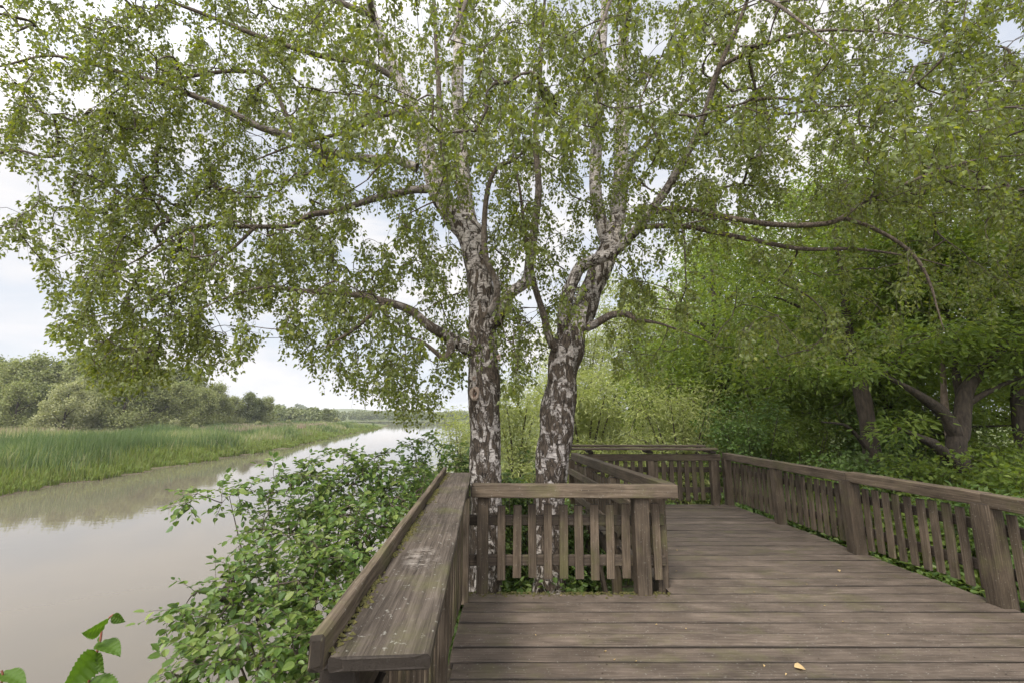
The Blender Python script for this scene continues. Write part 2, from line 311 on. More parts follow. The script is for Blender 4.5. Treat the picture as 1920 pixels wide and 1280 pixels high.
# ------------------------------------------------------------------ timber deck and railings
def beam(name, p0, p1, w, h, mat, parent, up=(0, 0, 1), cham=.008, rough=.003, roll=0, seg=None):
    """a sawn timber from p0 to p1; w across, h along 'up'; local X is the grain"""
    p0 = Vector(p0); p1 = Vector(p1); Ln = (p1-p0).length; x = (p1-p0).normalized(); u = Vector(up); y = u.cross(x).normalized(); z = x.cross(y)
    seg = seg or max(3, int(Ln/.15)); t = np.linspace(-Ln/2, Ln/2, seg+1)
    a, b, c = w/2, h/2, cham
    sec = np.array([(-a+c, -b), (a-c, -b), (a, -b+c), (a, b-c), (a-c, b), (-a+c, b), (-a, b-c), (-a, -b+c)])
    v = np.zeros((seg+1, 8, 3)); v[:, :, 0] = t[:, None]; v[:, :, 1] = sec[None, :, 0]; v[:, :, 2] = sec[None, :, 1]
    wob = RNG.normal(0, rough*.35, (seg+1, 2)); v[:, :, 1] += wob[:, :1]; v[:, :, 2] += wob[:, 1:]
    v[:, :, 1:] += RNG.normal(0, rough*.45, (seg+1, 8, 2))
    e0 = v[0:1].copy(); e0[:, :, 1:] *= 1-min(.4, 2*c/min(w, h)); e0[:, :, 0] -= c*.8; e1 = v[-1:].copy(); e1[:, :, 1:] *= 1-min(.4, 2*c/min(w, h)); e1[:, :, 0] += c*.8
    e0[:, :, 0] += RNG.normal(0, rough*.6, (1, 8)); e1[:, :, 0] += RNG.normal(0, rough*.6, (1, 8))
    v = np.concatenate((e0, v, e1)); n = len(v); A = Acc()
    i = (np.arange(n-1)*8)[:, None]; k = np.arange(8)[None]; k2 = (k+1) % 8
    q = np.stack((i+k, i+k2, i+8+k2, i+8+k), -1).reshape(-1, 4)[:, ::-1]
    A.add(v.reshape(-1, 3), q); A.f.setdefault(8, []).append(np.array([list(range(8))])); A.f[8].append(np.array([[(n-1)*8+j for j in range(7, -1, -1)]]))
    o = A.obj(name, M[mat], parent)
    rot = Matrix((x, y, z)).transposed().to_4x4() @ Matrix.Rotation(roll, 4, 'X')
    mw = Matrix.Translation((p0+p1)/2) @ rot
    o.matrix_basis = (Matrix.Translation(-Vector(parent.location)) @ mw) if parent else mw
    return o
def post(parent, x, y, z0, z1, w=.12, d=None, lean=(0, 0), mat='rail', name='post'):
    return beam(name, (x, y, z0), (x+lean[0], y+lean[1], z1), d or w, w, mat, parent, up=(1, .02, 0), cham=.006, rough=.002)
def pickets(parent, a, b, n, z0, z1, off=0, w=.08, th=.03, skip=(), drop=0):
    a = np.array(a, float); b = np.array(b, float); d = unit(b-a); nrm = np.array((-d[1], d[0]))*off
    for i in range(n):
        t = (i+.5)/n; p = a+(b-a)*t+nrm
        if any(abs(np.dot(p-a, d)-s) < .09 for s in skip): continue
        l = RNG.normal(0, .008, 2); dz = RNG.normal(0, .007); ww = w*RNG.uniform(.93, 1.07)
        beam('picket', (p[0], p[1], z0+dz), (p[0]+d[0]*l[0], p[1]+d[1]*l[0], z1+dz*.6), th, ww, 'rail', parent, up=(d[0], d[1], 0), cham=.003, rough=.0006, seg=4)
def planks():
    A = Acc(); Y0 = -3.0; Y1 = 9.05; n = int(round((Y1-Y0)/.2015)); ys = Y1-np.arange(n+1)*.2015
    rs = np.random.default_rng(3)
    for i in range(n):
        yb, yf = ys[i+1]+.005*rs.uniform(1.1, 2.0), ys[i]-.005*rs.uniform(1.1, 2.0); ym = (yb+yf)/2
        xl = np.interp(ym, [0, 3.16, 4.46, 4.69, 4.70, 9], [-.38, -.40, -.44, -.45, 1.50, 1.14])+rs.uniform(-.012, .012)
        xr = np.interp(ym, [0, 4.3, 6, 7.5, 9.1], [4.46, 4.38, 4.28, 4.26, 4.16])+rs.uniform(-.02, .02)
        xs = np.linspace(xl, xr, 24); dz = rs.normal(0, .0018); c = .005; m = len(xs)
        wz = np.cumsum(rs.normal(0, .0005, m)); wz -= wz.mean(); wy = np.cumsum(rs.normal(0, .0008, m)); wy -= wy.mean()
        cup = rs.normal(0, .0008)
        sec = [(yb, -.045, 0), (yb, -c, 0), (yb+c, 0, 0), (ym, cup, 0), (yf-c, 0, 0), (yf, -c, 0), (yf, -.045, 0)]
        v = np.zeros((m, 7, 3))
        for k, (yy, zz, _) in enumerate(sec): v[:, k, 0] = xs; v[:, k, 1] = yy+wy+rs.normal(0, .0008, m); v[:, k, 2] = zz+dz+wz+rs.normal(0, .0005, m)
        b = (np.arange(m-1)*7)[:, None]; k = np.arange(7)[None]; k2 = (k+1) % 7
        q = np.stack((b+k, b+k2, b+7+k2, b+7+k), -1).reshape(-1, 4)[:, ::-1]
        A.add(v.reshape(-1, 3), q); A.f.setdefault(7, []).append(np.array([list(range(7)), [(m-1)*7+j for j in range(6, -1, -1)]])+A.n-m*7)
    return A
def screws():
    A = Acc(); rs = np.random.default_rng(6); a = np.linspace(0, 2*np.pi, 7)[:-1]; ring = np.stack((np.cos(a), np.sin(a), np.zeros(6)), 1)*.0055
    for i in range(60):
        yc = 9.05-(i+.5)*.2015
        for x in (.6, 2.1, 3.2, -.3, 4.2):
            if yc > 4.65 and x < 1.6: continue
            for dy in (-.055, .055): A.add(ring+(x+rs.normal(0, .012)-2, yc+dy+rs.normal(0, .006)-3, .6055), [tuple(range(6))])
    return A
def build_deck():
    t = empty('wooden_deck', (2, 3, -.6), 'weathered brown timber viewing deck of wide cross planks beside the river', 'deck')
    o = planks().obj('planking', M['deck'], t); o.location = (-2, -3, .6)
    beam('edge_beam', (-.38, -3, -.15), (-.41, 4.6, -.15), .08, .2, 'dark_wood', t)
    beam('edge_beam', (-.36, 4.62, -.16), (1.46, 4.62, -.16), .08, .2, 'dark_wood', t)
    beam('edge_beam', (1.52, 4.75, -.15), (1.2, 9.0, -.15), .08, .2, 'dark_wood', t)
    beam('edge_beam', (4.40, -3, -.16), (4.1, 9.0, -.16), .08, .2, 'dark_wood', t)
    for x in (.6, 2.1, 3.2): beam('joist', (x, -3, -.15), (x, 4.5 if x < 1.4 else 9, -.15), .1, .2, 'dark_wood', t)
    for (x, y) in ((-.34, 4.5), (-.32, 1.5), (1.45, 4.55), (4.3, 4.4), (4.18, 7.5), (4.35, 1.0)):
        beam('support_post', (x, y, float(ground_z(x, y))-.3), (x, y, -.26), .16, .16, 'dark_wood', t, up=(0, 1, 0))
    tag(screws().obj('screw_heads', M['screw'], t), kind='stuff')
    # moss cushions along the sheltered plank edge by the short railing
    A = Acc(); rs = np.random.default_rng(5)
    for k in range(420):
        x = rs.uniform(-.42, 1.5); y = 4.66-abs(rs.normal(0, .05)); s = rs.uniform(.006, .016)
        v = np.array([(0, 0, .8), (1, 0, 0), (.3, .9, 0), (-.8, .6, 0), (-.8, -.6, 0), (.3, -.9, 0)])*s*(1, 1, .5)+rs.normal(0, s*.15, (6, 3)); v += (x, y, .001)
        A.add(v, [(0, 1, 2), (0, 2, 3), (0, 3, 4), (0, 4, 5), (0, 5, 1)])
    o = tag(A.obj('moss', M['moss'], t), kind='stuff'); o.location = (-2, -3, .6)
M['screw'] = simple('rusty_screw', (.02, .014, .01), (.05, .032, .022), 80)
M['moss'] = simple('moss', (.030, .031, .010), (.085, .072, .019), 60, (1, 1, 1), .95, .6, .004)
def shelf_mat():
    """the broad shelf board: as rail_wood plus the pale arc marks a saw left on it"""
    m = wood_mat('shelf_wood', (.020, .015, .011), (.056, .044, .034), (.110, .090, .072), .45, False, 0, .4); nt = m.node_tree; N = nt.nodes.new; L = nt.links.new
    bs = next(n for n in nt.nodes if n.type == 'BSDF_PRINCIPLED'); src = bs.inputs['Base Color'].links[0].from_socket
    co = N('ShaderNodeTexCoord').outputs['Object']
    def dist(cx, cy, sx, sy):
        mp = N('ShaderNodeMapping'); mp.vector_type = 'POINT'; mp.inputs['Location'].default_value = (-cx*sx, -cy*sy, 0); mp.inputs['Scale'].default_value = (sx, sy, 0); L(co, mp.inputs[0])
        l = N('ShaderNodeVectorMath'); l.operation = 'LENGTH'; L(mp.outputs[0], l.inputs[0]); return l.outputs['Value']
    patch = ramp(N, [(.55, 1), (1.0, 0)]); L(dist(-1.03, .005, 1/.17, 1/.085), patch.inputs[0])
    arc = N('ShaderNodeMath'); arc.operation = 'SINE'; mu = N('ShaderNodeMath'); mu.operation = 'MULTIPLY'; mu.inputs[1].default_value = 430; L(dist(-1.30, .07, 1, 1), mu.inputs[0]); L(mu.outputs[0], arc.inputs[0])
    ar = ramp(N, [(.3, 0), (.9, 1)]); L(arc.outputs[0], ar.inputs[0]); nz = noise(N, L, co, 30, 3); nr = ramp(N, [(.4, 0), (.6, 1)]); L(nz, nr.inputs[0])
    f = N('ShaderNodeMath'); f.operation = 'MULTIPLY'; L(patch.outputs[0], f.inputs[0]); L(ar.outputs[0], f.inputs[1]); f2 = N('ShaderNodeMath'); f2.operation = 'MULTIPLY'; f2.use_clamp = True; L(f.outputs[0], f2.inputs[0]); L(nr.outputs[0], f2.inputs[1])
    col = mixrgb(N, L, f2.outputs[0], src, (.34, .30, .26)); L(col, bs.inputs['Base Color']); return m
M['shelf'] = shelf_mat()
def build_railings():
    # near left railing with its broad shelf
    t = empty('shelf_railing', (-.42, 2.9, 0), 'near timber railing topped by a broad mossy shelf board with a raised lip', 'railing')
    zs = 1.085
    nl, nr = on(607, 1227, zs), on(794, 1229, zs); fl, fr = on(836, 886, zs), on(886, 888, zs)
    fl[1] = fr[1] = 4.80; fl[0] = -.70; fr[0] = -.405
    c0 = (nl+nr)/2; c1 = (fl+fr)/2; wv = np.linalg.norm(nr[:2]-nl[:2])
    b = beam('shelf_board', (c0[0]+.015, c0[1], zs-.017), (c1[0]+.015, c1[1], zs-.017), wv, .034, 'shelf', t, cham=.005, rough=.0015)
    d = unit(c1-c0)[:2]; left = np.array((-d[1], d[0]))
    l0 = c0[:2]+left*(wv/2+.012); l1 = c1[:2]+left*(wv/2+.012)
    beam('lip_board', (l0[0], l0[1]-.005, zs+.012), (l1[0], l1[1], zs+.012), .034, .082, 'rail', t, cham=.005, rough=.0025)
    A = Acc(); rs = np.random.default_rng(9)
    for k in range(1500):                           # moss in the angle of lip and board
        u = rs.beta(1.5, 1.3); 
        if math.sin(u*23)+math.sin(u*57+1)*.7 < rs.normal(-.1, .6): continue
        p = c0[:2]+(c1-c0)[:2]*u + left*(wv/2-.010-abs(rs.normal(0, .014))); s = rs.uniform(.003, .009)
        v = np.array([(0, 0, .9), (1, 0, 0), (.3, .9, 0), (-.8, .6, 0), (-.8, -.6, 0), (.3, -.9, 0)])*s+rs.normal(0, s*.2, (6, 3))
        A.add(v+(p[0]+.42, p[1]-2.9, zs+.001), [(0, 1, 2), (0, 2, 3), (0, 3, 4), (0, 4, 5), (0, 5, 1)])
    o = tag(A.obj('moss', M['moss'], b), kind='stuff'); o.matrix_parent_inverse = b.matrix_basis.inverted()
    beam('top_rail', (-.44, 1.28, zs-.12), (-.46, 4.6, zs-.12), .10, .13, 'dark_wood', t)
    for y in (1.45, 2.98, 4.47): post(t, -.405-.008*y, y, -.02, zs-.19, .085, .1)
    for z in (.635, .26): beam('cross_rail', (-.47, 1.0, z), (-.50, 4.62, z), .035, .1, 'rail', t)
    pickets(t, (-.415, 1.2), (-.435, 4.62), 24, .06, .82, .02, skip=(.25, 1.78, 3.27))
    # short railing across, in front of the birches
    t = empty('short_railing', (.6, 4.65, 0), 'short picket railing across the deck in front of the two birch trunks', 'railing')
    beam('top_rail', (-.385, 4.61, .938), (1.585, 4.575, .938), .11, .125, 'rail', t, cham=.008, rough=.0025)
    post(t, -.285, 4.66, -.01, .873, .11); post(t, 1.245, 4.64, -.01, .873, .14)
    for z in (.635, .26): beam('cross_rail', (-.42, 4.755, z), (1.5, 4.74, z), .04, .1, 'dark_wood', t)
    for px in (872, 940, 969, 998, 1027, 1056, 1085, 1114, 1143, 1172, 1231):
        x = (px-960)/F*4.47; l = RNG.normal(0, .006)
        beam('picket', (x, 4.715, .10+RNG.normal(0, .008)), (x+l, 4.715, .785+RNG.normal(0, .006)), .028, .08*RNG.uniform(.95, 1.05), 'rail', t, up=(1, 0, 0), cham=.003, rough=.0006, seg=4)
    # railing running away along the cut-out round the trees
    t = empty('side_railing', (1.35, 6.8, 0), 'picket railing running away from the corner along the cut-out round the birches', 'railing')
    beam('top_rail', (1.56, 4.65, .932), (1.18, 8.9, .90), .115, .13, 'rail', t, cham=.008, rough=.0025)
    for y, zb in ((4.82, -.25), (6.3, -1.6), (7.6, -1.6), (8.85, -1.6)):
        x = 1.50-(y-4.65)*.0895; post(t, x, y, zb, .84, .11)
    for z in (.635, .26): beam('cross_rail', (1.43, 4.78, z), (1.08, 8.95, z), .04, .11, 'rail', t)
    pickets(t, (1.49, 4.78), (1.13, 8.95), 29, .08, .78, -.03)
    beam('brace', (1.36, 5.0, .86), (1.28, 5.75, .25), .04, .1, 'rail', t); beam('brace', (1.18, 7.4, .2), (1.28, 6.4, -.9), .05, .1, 'dark_wood', t)
    # railing at the far end, with a shelf of two boards
    t = empty('end_railing', (2.6, 9.0, 0), 'picket railing across the far end of the deck with a two-board shelf', 'railing')
    beam('shelf_board', (1.14, 8.95, 1.035), (3.93, 8.98, 1.03), .16, .04, 'rail', t); beam('shelf_board', (1.14, 9.20, 1.075), (3.80, 9.22, 1.07), .16, .04, 'rail', t)
    beam('top_rail', (1.25, 9.0, .87), (4.0, 9.02, .87), .09, .125, 'rail', t)
    for x in (1.5, 2.64, 3.84): post(t, x, 8.96, 0, .81, .12)
    for x in (1.5, 2.64, 3.84): beam('bracket', (x, 8.9, .97), (x, 9.3, .985), .1, .05, 'dark_wood', t)
    for z in (.635, .26): beam('cross_rail', (1.2, 9.07, z), (4.05, 9.09, z), .035, .1, 'dark_wood', t)
    pickets(t, (1.22, 9.02), (4.02, 9.04), 19, .08, .80, 0, skip=(.28, 1.42, 2.62))
    # long railing on the woodland side
    t = empty('long_railing', (4.25, 6, 0), 'long picket railing beside the woodland on the right of the deck', 'railing')
    P = [(4.12, 8.98), (4.20, 7.46), (4.22, 5.89), (4.34, 4.34), (4.42, 2.85), (4.46, 1.3)]
    for i in range(len(P)): post(t, P[i][0], P[i][1], -.12, .86, .15 if i in (2, 3) else .13, lean=(-.01, .01))
    for i, (p, q) in enumerate(((0, 2), (2, 3), (3, 5))):
        a, b2 = P[p], P[q]; g = .02 if i else .0
        beam('top_rail', (a[0]+.01, a[1]+(.06 if i == 0 else -.004), .893+(.012 if i == 1 else 0)), (b2[0]+.01, b2[1]+.004, .893+(.004 if i == 1 else 0)), .13, .12, 'rail', t, cham=.007, rough=.003)
    for z in (.64, .27):
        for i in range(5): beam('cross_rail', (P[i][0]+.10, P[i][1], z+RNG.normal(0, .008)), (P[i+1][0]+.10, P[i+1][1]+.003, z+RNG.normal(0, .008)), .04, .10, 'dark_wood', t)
    for i in range(5):
        n = (10, 10, 10, 10, 10)[i]; a = np.array(P[i]); b2 = np.array(P[i+1]); d = unit(b2-a)
        pickets(t, a+d*.09, b2-d*.09, n, .08, .785, .045, .076)
build_deck(); build_railings()
def fallen_leaves():
    rs = np.random.default_rng(21); me = None
    A = Acc(); v, f = leaf_shape([(.26, .15), (.36, .45), (.2, .8)], .3, -.25); A.add(v-(0, .5, 0), f); me = A.mesh('fallen_leaf', M['dead_leaf'])
    def one(p, s, label, group=None):
        o = bpy.data.objects.new('fallen_leaf', me); COL.objects.link(o); o.location = [float(k) for k in p]; o.scale = (s, s, s)
        o.rotation_euler = (rs.normal(0, .2), rs.normal(0, .2), rs.uniform(0, 6.3)); tag(o, label, 'leaf', group)
    one(on(1500, 1250, .012), .07, 'largest fallen leaf, pale and curled, lying on the front planks')
    one(on(1572, 1068, .012), .05, 'single pale fallen leaf lying mid deck towards the long railing')
    for k in range(24):
        px = rs.uniform(880, 1800); py = rs.uniform(1000, 1270); p = on(px, py, .006)
        if p[0] > 4.1 or p[0] < -.3 or (p[1] > 4.6 and p[0] < 1.6): continue
        one(p, rs.uniform(.010, .022), 'tiny dry brown leaf scrap lying on the deck planks', 'dry leaf scraps scattered on the deck')
fallen_leaves()
# ------------------------------------------------------------------ plants
def grow(acc_twig, limbs, attractors, r0=.0018, expo=.47, wiggle=.12, arch=.12, sides=5, step=.14, cap=.05, acc_big=None, big=.02):
    """join every attractor to the nearest wood already grown; returns the end direction at each attractor"""
    P = np.concatenate([l[0] for l in limbs]); RR = np.concatenate([l[1] for l in limbs])
    D = np.concatenate([np.gradient(l[0], axis=0) if len(l[0]) > 1 else np.zeros((1, 3)) for l in limbs]); D = unit(D)
    own = np.full(len(P), -1); A = np.asarray(attractors, float); n = len(A)
    Dm = np.full(n, 1e9); Im = np.zeros(n, int)
    for s in range(0, n, 256):
        d = np.linalg.norm(A[s:s+256, None]-P[None], axis=2); Im[s:s+256] = d.argmin(1); Dm[s:s+256] = d.min(1)
    pend = np.ones(n, bool); paths = []; cap_n = len(P); buf = np.zeros((cap_n+n*40, 3)); buf[:cap_n] = P; dirs = np.zeros_like(buf); dirs[:cap_n] = D; rad = np.zeros(len(buf)); rad[:cap_n] = RR; ow = np.full(len(buf), -1); cnt = cap_n
    for it in range(n):
        k = np.where(pend, Dm, 1e9).argmin(); pend[k] = False; s = Im[k]; a = buf[s]; b = A[k]; L = Dm[k]
        m = int(min(38, max(3, L/step))); t = np.linspace(0, 1, m+1)[1:, None]
        c = a+(dirs[s]*.45+unit(b-a)*.55)*L*.5 + np.array((0, 0, arch*L)) + RNG.normal(0, wiggle*L*.5, 3)
        q = (1-t)**2*a+2*t*(1-t)*c+t**2*b
        if m > 3: q[:-1] += RNG.normal(0, wiggle*.10*min(L, .5), (m-1, 3))
        ids = np.arange(cnt, cnt+m); buf[ids] = q; g = np.gradient(np.vstack((a, q)), axis=0)[1:]; dirs[ids] = unit(g); rad[ids] = .004; ow[ids] = it; cnt += m
        paths.append((k, s, ids))
        d = np.linalg.norm(A[:, None]-q[None], axis=2); mn = d.min(1); better = mn < Dm
        Im[better] = ids[d.argmin(1)][better]; Dm[better] = mn[better]
    num = np.ones(n)
    for it in range(n-1, -1, -1):
        o = ow[paths[it][1]]
        if o >= 0: num[o] += num[it]
    E = np.zeros((n, 3)); groups = {}
    for it, (k, s, ids) in enumerate(paths):
        E[k] = dirs[ids[-1]]; pts = np.vstack((buf[s], buf[ids])); rs = min(r0*num[it]**expo+.0006, cap, rad[s]*.85 if s < cap_n else cap)
        re = r0 + (rs-r0)*.35 if num[it] > 2 else r0
        rr = np.linspace(rs, re, len(pts)); groups.setdefault((len(pts), rs > big and acc_big is not None), []).append((pts, rr))
    for (ln, bg), lst in groups.items():
        ac = acc_big if bg else acc_twig
        v, q = tubes(np.array([p for p, _ in lst]), np.array([r for _, r in lst]), 8 if bg else sides); ac.add(v, q, np.repeat(np.array([r for _, r in lst]).ravel(), 8 if bg else sides))
    return E
def pix_limb(rows, dz=0):                # limb drawn as (px, py, distance, radius) rows
    return np.array([(*at(a, b, y), r) for a, b, y, r in rows])
def limb4(acc, rows, base, sides=12, step=.08, rough=.0, seed=0):
    p = spline(rows, step); v = p[:, :3]; r = np.maximum(p[:, 3], .002)
    vv, q = tubes(v[None]-base, r[None], sides)
    if rough:
        rs = np.random.default_rng(seed); a = np.arange(sides)/sides*2*np.pi; z = np.arange(len(p))*step; d = np.zeros((len(p), sides))
        for k in range(10): d += np.sin(rs.uniform(1, 12)*z[:, None]+rs.integers(1, 6)*a[None]+rs.uniform(0, 6.3))*rs.uniform(.3, 1)
        d += rs.normal(0, .5, d.shape); vv = vv.reshape(len(p), sides, 3); c = (v-base)[:, None]; vv = (c+(vv-c)*(1+rough*.35*d)[:, :, None]).reshape(-1, 3)
    acc.add(vv, q, np.repeat(r, sides)); return v, r
def crown_bottom(px):                    # lowest photo row the birch foliage hangs to
    return np.interp(px, [-400, 0, 60, 90, 130, 200, 260, 330, 400, 450, 520, 560, 600, 650, 700, 760, 800, 845, 880, 940, 990, 1040, 1090, 1160, 1250, 1340, 1450, 1600, 1750, 1920, 2400],
                     [430, 470, 480, 640, 665, 735, 740, 705, 720, 700, 650, 680, 720, 735, 760, 790, 800, 740, 680, 760, 745, 640, 640, 735, 730, 700, 690, 690, 640, 600, 560])
GAPS = [(20, 350, 70, 60), (0, 190, 45, 45), (668, 340, 26, 50), (560, 372, 34, 22), (500, 600, 40, 25), (1500, 250, 40, 34), (1395, 60, 26, 20), (650, 470, 30, 30), (30, 560, 110, 90), (700, 440, 40, 30), (1240, 330, 34, 26), (760, 560, 40, 30),
        (420, 600, 36, 24), (1890, 60, 50, 50), (800, 690, 30, 22), (230, 330, 30, 20), (1120, 560, 24, 50), (480, 250, 34, 20), (980, 500, 24, 24), (860, 80, 14, 40), (330, 60, 40, 25)]
def in_gap(px, py, grow_=1.0):
    g = np.zeros(np.shape(px), bool)
    for cx, cy, rx, ry in GAPS: g |= ((px-cx)/(rx*grow_*.72))**2+((py-cy)/(ry*grow_*.72))**2 < 1
    return g
def birch_attractors(n):
    out = []
    while len(out) < n:
        px = RNG.uniform(-420, 2340); r = RNG.random(); top = -420 if r < .5 else 0
        bot = crown_bottom(px)-20; py = RNG.uniform(top, bot)
        near = RNG.random() < .15 and 560 < px < 2100 and py < 260
        Y = RNG.uniform(2.9, 4.4) if near else np.clip(RNG.normal(6.0, 1.0), 4.2, 8.6)
        if px < 420: Y = np.clip(RNG.normal(5.5, .6), 4.4, 7)
        if px < 140 and RNG.random() < .55: continue
        if px > 1220 and py > 400 and RNG.random() < .66: continue
        if py > 330 and (865 < px < 950 or 1010 < px < 1170) and Y < 6.2 and RNG.random() < .7: continue
        if 1090 < px < 1330 and py > 560 and RNG.random() < .6: continue
        if px < 20 and RNG.random() < .5: continue
        if in_gap(px, py+10): continue
        p = at(px, py, Y)
        if near and p[2] < 3.0: continue
        if p[2] > 10.5: continue
        out.append(p)
    return np.array(out)
def birch_leaves(accL, accT, A, E, base, nst=(3, 6), size=(.037, .057)):
    pos, ax, nr, sz = [], [], [], []; st = []
    for a, e in zip(A, E):
        for j in range(RNG.integers(*nst)):
            ln = RNG.uniform(.12, .48); m = 6; th = RNG.uniform(0, 6.28); side = np.array((math.cos(th), math.sin(th), 0))
            t = np.linspace(0, 1, m)[:, None]; drop = ln*(t**1.4)*np.array((0, 0, -1)); outw = (e*.35+side*RNG.uniform(.2, 1.15))*ln*np.sqrt(t+1e-6)*.6
            s0 = a-e*RNG.uniform(0, .12); q = s0+outw+drop+np.cumsum(RNG.normal(0, .008, (m, 3)), 0)
            px, py = project(q); lim = crown_bottom(px)+RNG.normal(0, 20)
            bad = (py > lim) | in_gap(px, py, .62)
            if bad[0] or bad[1]: continue
            if bad.any(): keep = int(np.argmax(bad)); q = q[:keep]
            if len(q) < 2: continue
            nl = max(3, int(ln*len(q)/m/.0195)); u = np.sort(RNG.uniform(.05, 1, nl))*(len(q)-1); i0 = np.minimum(u.astype(int), len(q)-2); f = (u-i0)[:, None]
            lp = q[i0]*(1-f)+q[i0+1]*f; d = RNG.normal(0, 1, (nl, 3))*np.array((.8, .8, .35))
            pos.append(lp+unit(d)*.022); ax.append(unit(d)*.75+np.array((0, 0, -.6))); k = RNG.normal(0, 1, (nl, 3)); k[:, 2] = np.abs(k[:, 2])*.8+.15; nr.append(k); sz.append(RNG.uniform(size[0], size[1], nl))
            if len(q) == m: st.append(q)
    pos = np.concatenate(pos); leaves(accL, pos-base, np.concatenate(ax), unit(np.concatenate(nr)), np.concatenate(sz), BIRCH)
    if st:
        st = np.array(st)-base; v, q = tubes(st, np.full(st.shape[:2], .0015), 3); accT.add(v, q, .001)
    return len(pos)
def build_birches():
    BL = np.array((-.36, 5.75, -1.55)); BR = np.array((.50, 6.05, -1.5))
    tl = empty('birch_tree', BL, 'left birch, trunk with a round branch scar, its boughs sweeping out over the river', 'tree', 'pair of birches at the railing')
    tr = empty('birch_tree', BR, 'right birch with a twisted trunk leaning to the right over the deck', 'tree', 'pair of birches at the railing')
    wl, wr = Acc(), Acc(); LL, RL = [], []
    def l(rows, **k): LL.append(limb4(wl, pix_limb(rows), BL, **k))
    def r(rows, **k): RL.append(limb4(wr, pix_limb(rows), BR, **k))
    # left birch
    l([(902, 1330, 5.75, .33), (905, 1220, 5.75, .25), (906, 1110, 5.75, .215), (911, 1000, 5.75, .20), (911, 900, 5.75, .192), (909, 800, 5.78, .188), (908, 735, 5.78, .205), (907, 690, 5.8, .19), (905, 640, 5.82, .18), (904, 570, 5.85, .175), (895, 500, 5.9, .17), (882, 440, 5.95, .185), (850, 405, 6.0, .155), (825, 365, 6.0, .145), (806, 300, 6.0, .13), (784, 230, 6.05, .115), (762, 180, 6.1, .10), (735, 120, 6.15, .085), (708, 55, 6.2, .07), (688, -20, 6.3, .06), (660, -140, 6.4, .035), (640, -300, 6.5, .012)], sides=36, step=.035, rough=.055, seed=4)
    l([(888, 450, 5.95, .12), (874, 385, 6.1, .11), (866, 310, 6.2, .105), (862, 240, 6.3, .10), (858, 170, 6.35, .092), (860, 90, 6.4, .085), (862, 10, 6.4, .075), (864, -120, 6.5, .05), (868, -300, 6.6, .012)], sides=24, step=.05, rough=.045, seed=5)
    l([(840, 420, 5.9, .06), (835, 330, 5.9, .05), (826, 250, 5.8, .045), (822, 150, 5.7, .035), (815, 40, 5.6, .025), (806, -120, 5.5, .008)])
    l([(905, 610, 5.8, .11), (931, 600, 5.7, .085), (955, 552, 5.65, .075), (987, 528, 5.6, .068), (994, 480, 5.55, .06), (1003, 420, 5.5, .05), (1010, 350, 5.4, .042), (1004, 260, 5.3, .034), (1012, 150, 5.1, .026), (1020, 20, 4.9, .018), (1030, -120, 4.7, .008)], step=.06, rough=.05, seed=6)
    l([(905, 600, 5.75, .08), (928, 571, 5.6, .05), (931, 532, 5.55, .045), (911, 484, 5.5, .04), (908, 420, 5.5, .036), (916, 350, 5.4, .03), (935, 312, 5.35, .026), (965, 300, 5.2, .018), (1000, 262, 5.0, .012), (1030, 210, 4.7, .006)], step=.06, rough=.05, seed=7)
    l([(895, 665, 5.75, .10), (868, 648, 5.65, .085), (845, 634, 5.6, .075), (819, 620, 5.5, .065), (798, 606, 5.45, .056), (766, 580, 5.4, .05), (700, 560, 5.3, .042), (640, 550, 5.2, .034), (560, 545, 5.1, .026), (500, 538, 5.0, .018), (420, 560, 4.9, .010), (360, 590, 4.8, .005)], step=.06, rough=.06, seed=8)
    l([(846, 640, 5.58, .06), (844, 660, 5.5, .05), (832, 672, 5.45, .042), (822, 664, 5.42, .03), (790, 640, 5.4, .018), (750, 628, 5.3, .006)], rough=.06, seed=8, step=.04)
    l([(800, 355, 5.95, .06), (772, 357, 5.85, .05), (720, 368, 5.75, .045), (660, 386, 5.65, .04), (620, 398, 5.6, .036), (580, 404, 5.5, .034), (540, 424, 5.4, .03), (460, 425, 5.3, .026), (380, 424, 5.2, .02), (330, 440, 5.1, .016), (270, 480, 5.0, .010), (215, 510, 4.95, .006)], step=.06, rough=.04, seed=9)
    l([(782, 315, 6.0, .07), (740, 300, 6.0, .062), (690, 298, 6.0, .058), (625, 287, 5.9, .055), (545, 256, 5.8, .05), (490, 240, 5.7, .047), (420, 205, 5.6, .042), (370, 183, 5.5, .038), (300, 156, 5.4, .032), (240, 140, 5.35, .027), (170, 120, 5.3, .022), (90, 105, 5.25, .016), (0, 125, 5.2, .011), (-90, 140, 5.1, .005)], step=.06, rough=.04, seed=10)
    l([(745, 150, 6.1, .05), (690, 120, 5.9, .042), (600, 105, 5.8, .036), (490, 70, 5.6, .032), (390, 30, 5.5, .026), (310, 0, 5.4, .02), (200, -40, 5.3, .01)])
    l([(775, 212, 6.05, .05), (740, 212, 6.0, .045), (700, 222, 5.9, .036), (660, 245, 5.8, .03), (560, 270, 5.6, .018), (480, 300, 5.5, .008)])
    l([(560, 262, 5.82, .03), (500, 150, 5.8, .03), (450, 134, 5.8, .028), (380, 140, 5.75, .024), (310, 154, 5.7, .02), (240, 160, 5.7, .012), (180, 200, 5.6, .005)])
    l([(700, 30, 6.25, .05), (600, -10, 6.0, .04), (480, -60, 5.8, .03), (330, -120, 5.6, .015)])
    l([(720, 570, 5.32, .03), (660, 620, 5.2, .02), (610, 650, 5.1, .01)]); l([(480, 425, 5.32, .022), (420, 480, 5.2, .016), (330, 540, 5.0, .008), (250, 580, 4.9, .004)]); l([(625, 287, 5.9, .03), (570, 330, 5.6, .02), (480, 350, 5.4, .012), (390, 360, 5.2, .005)])
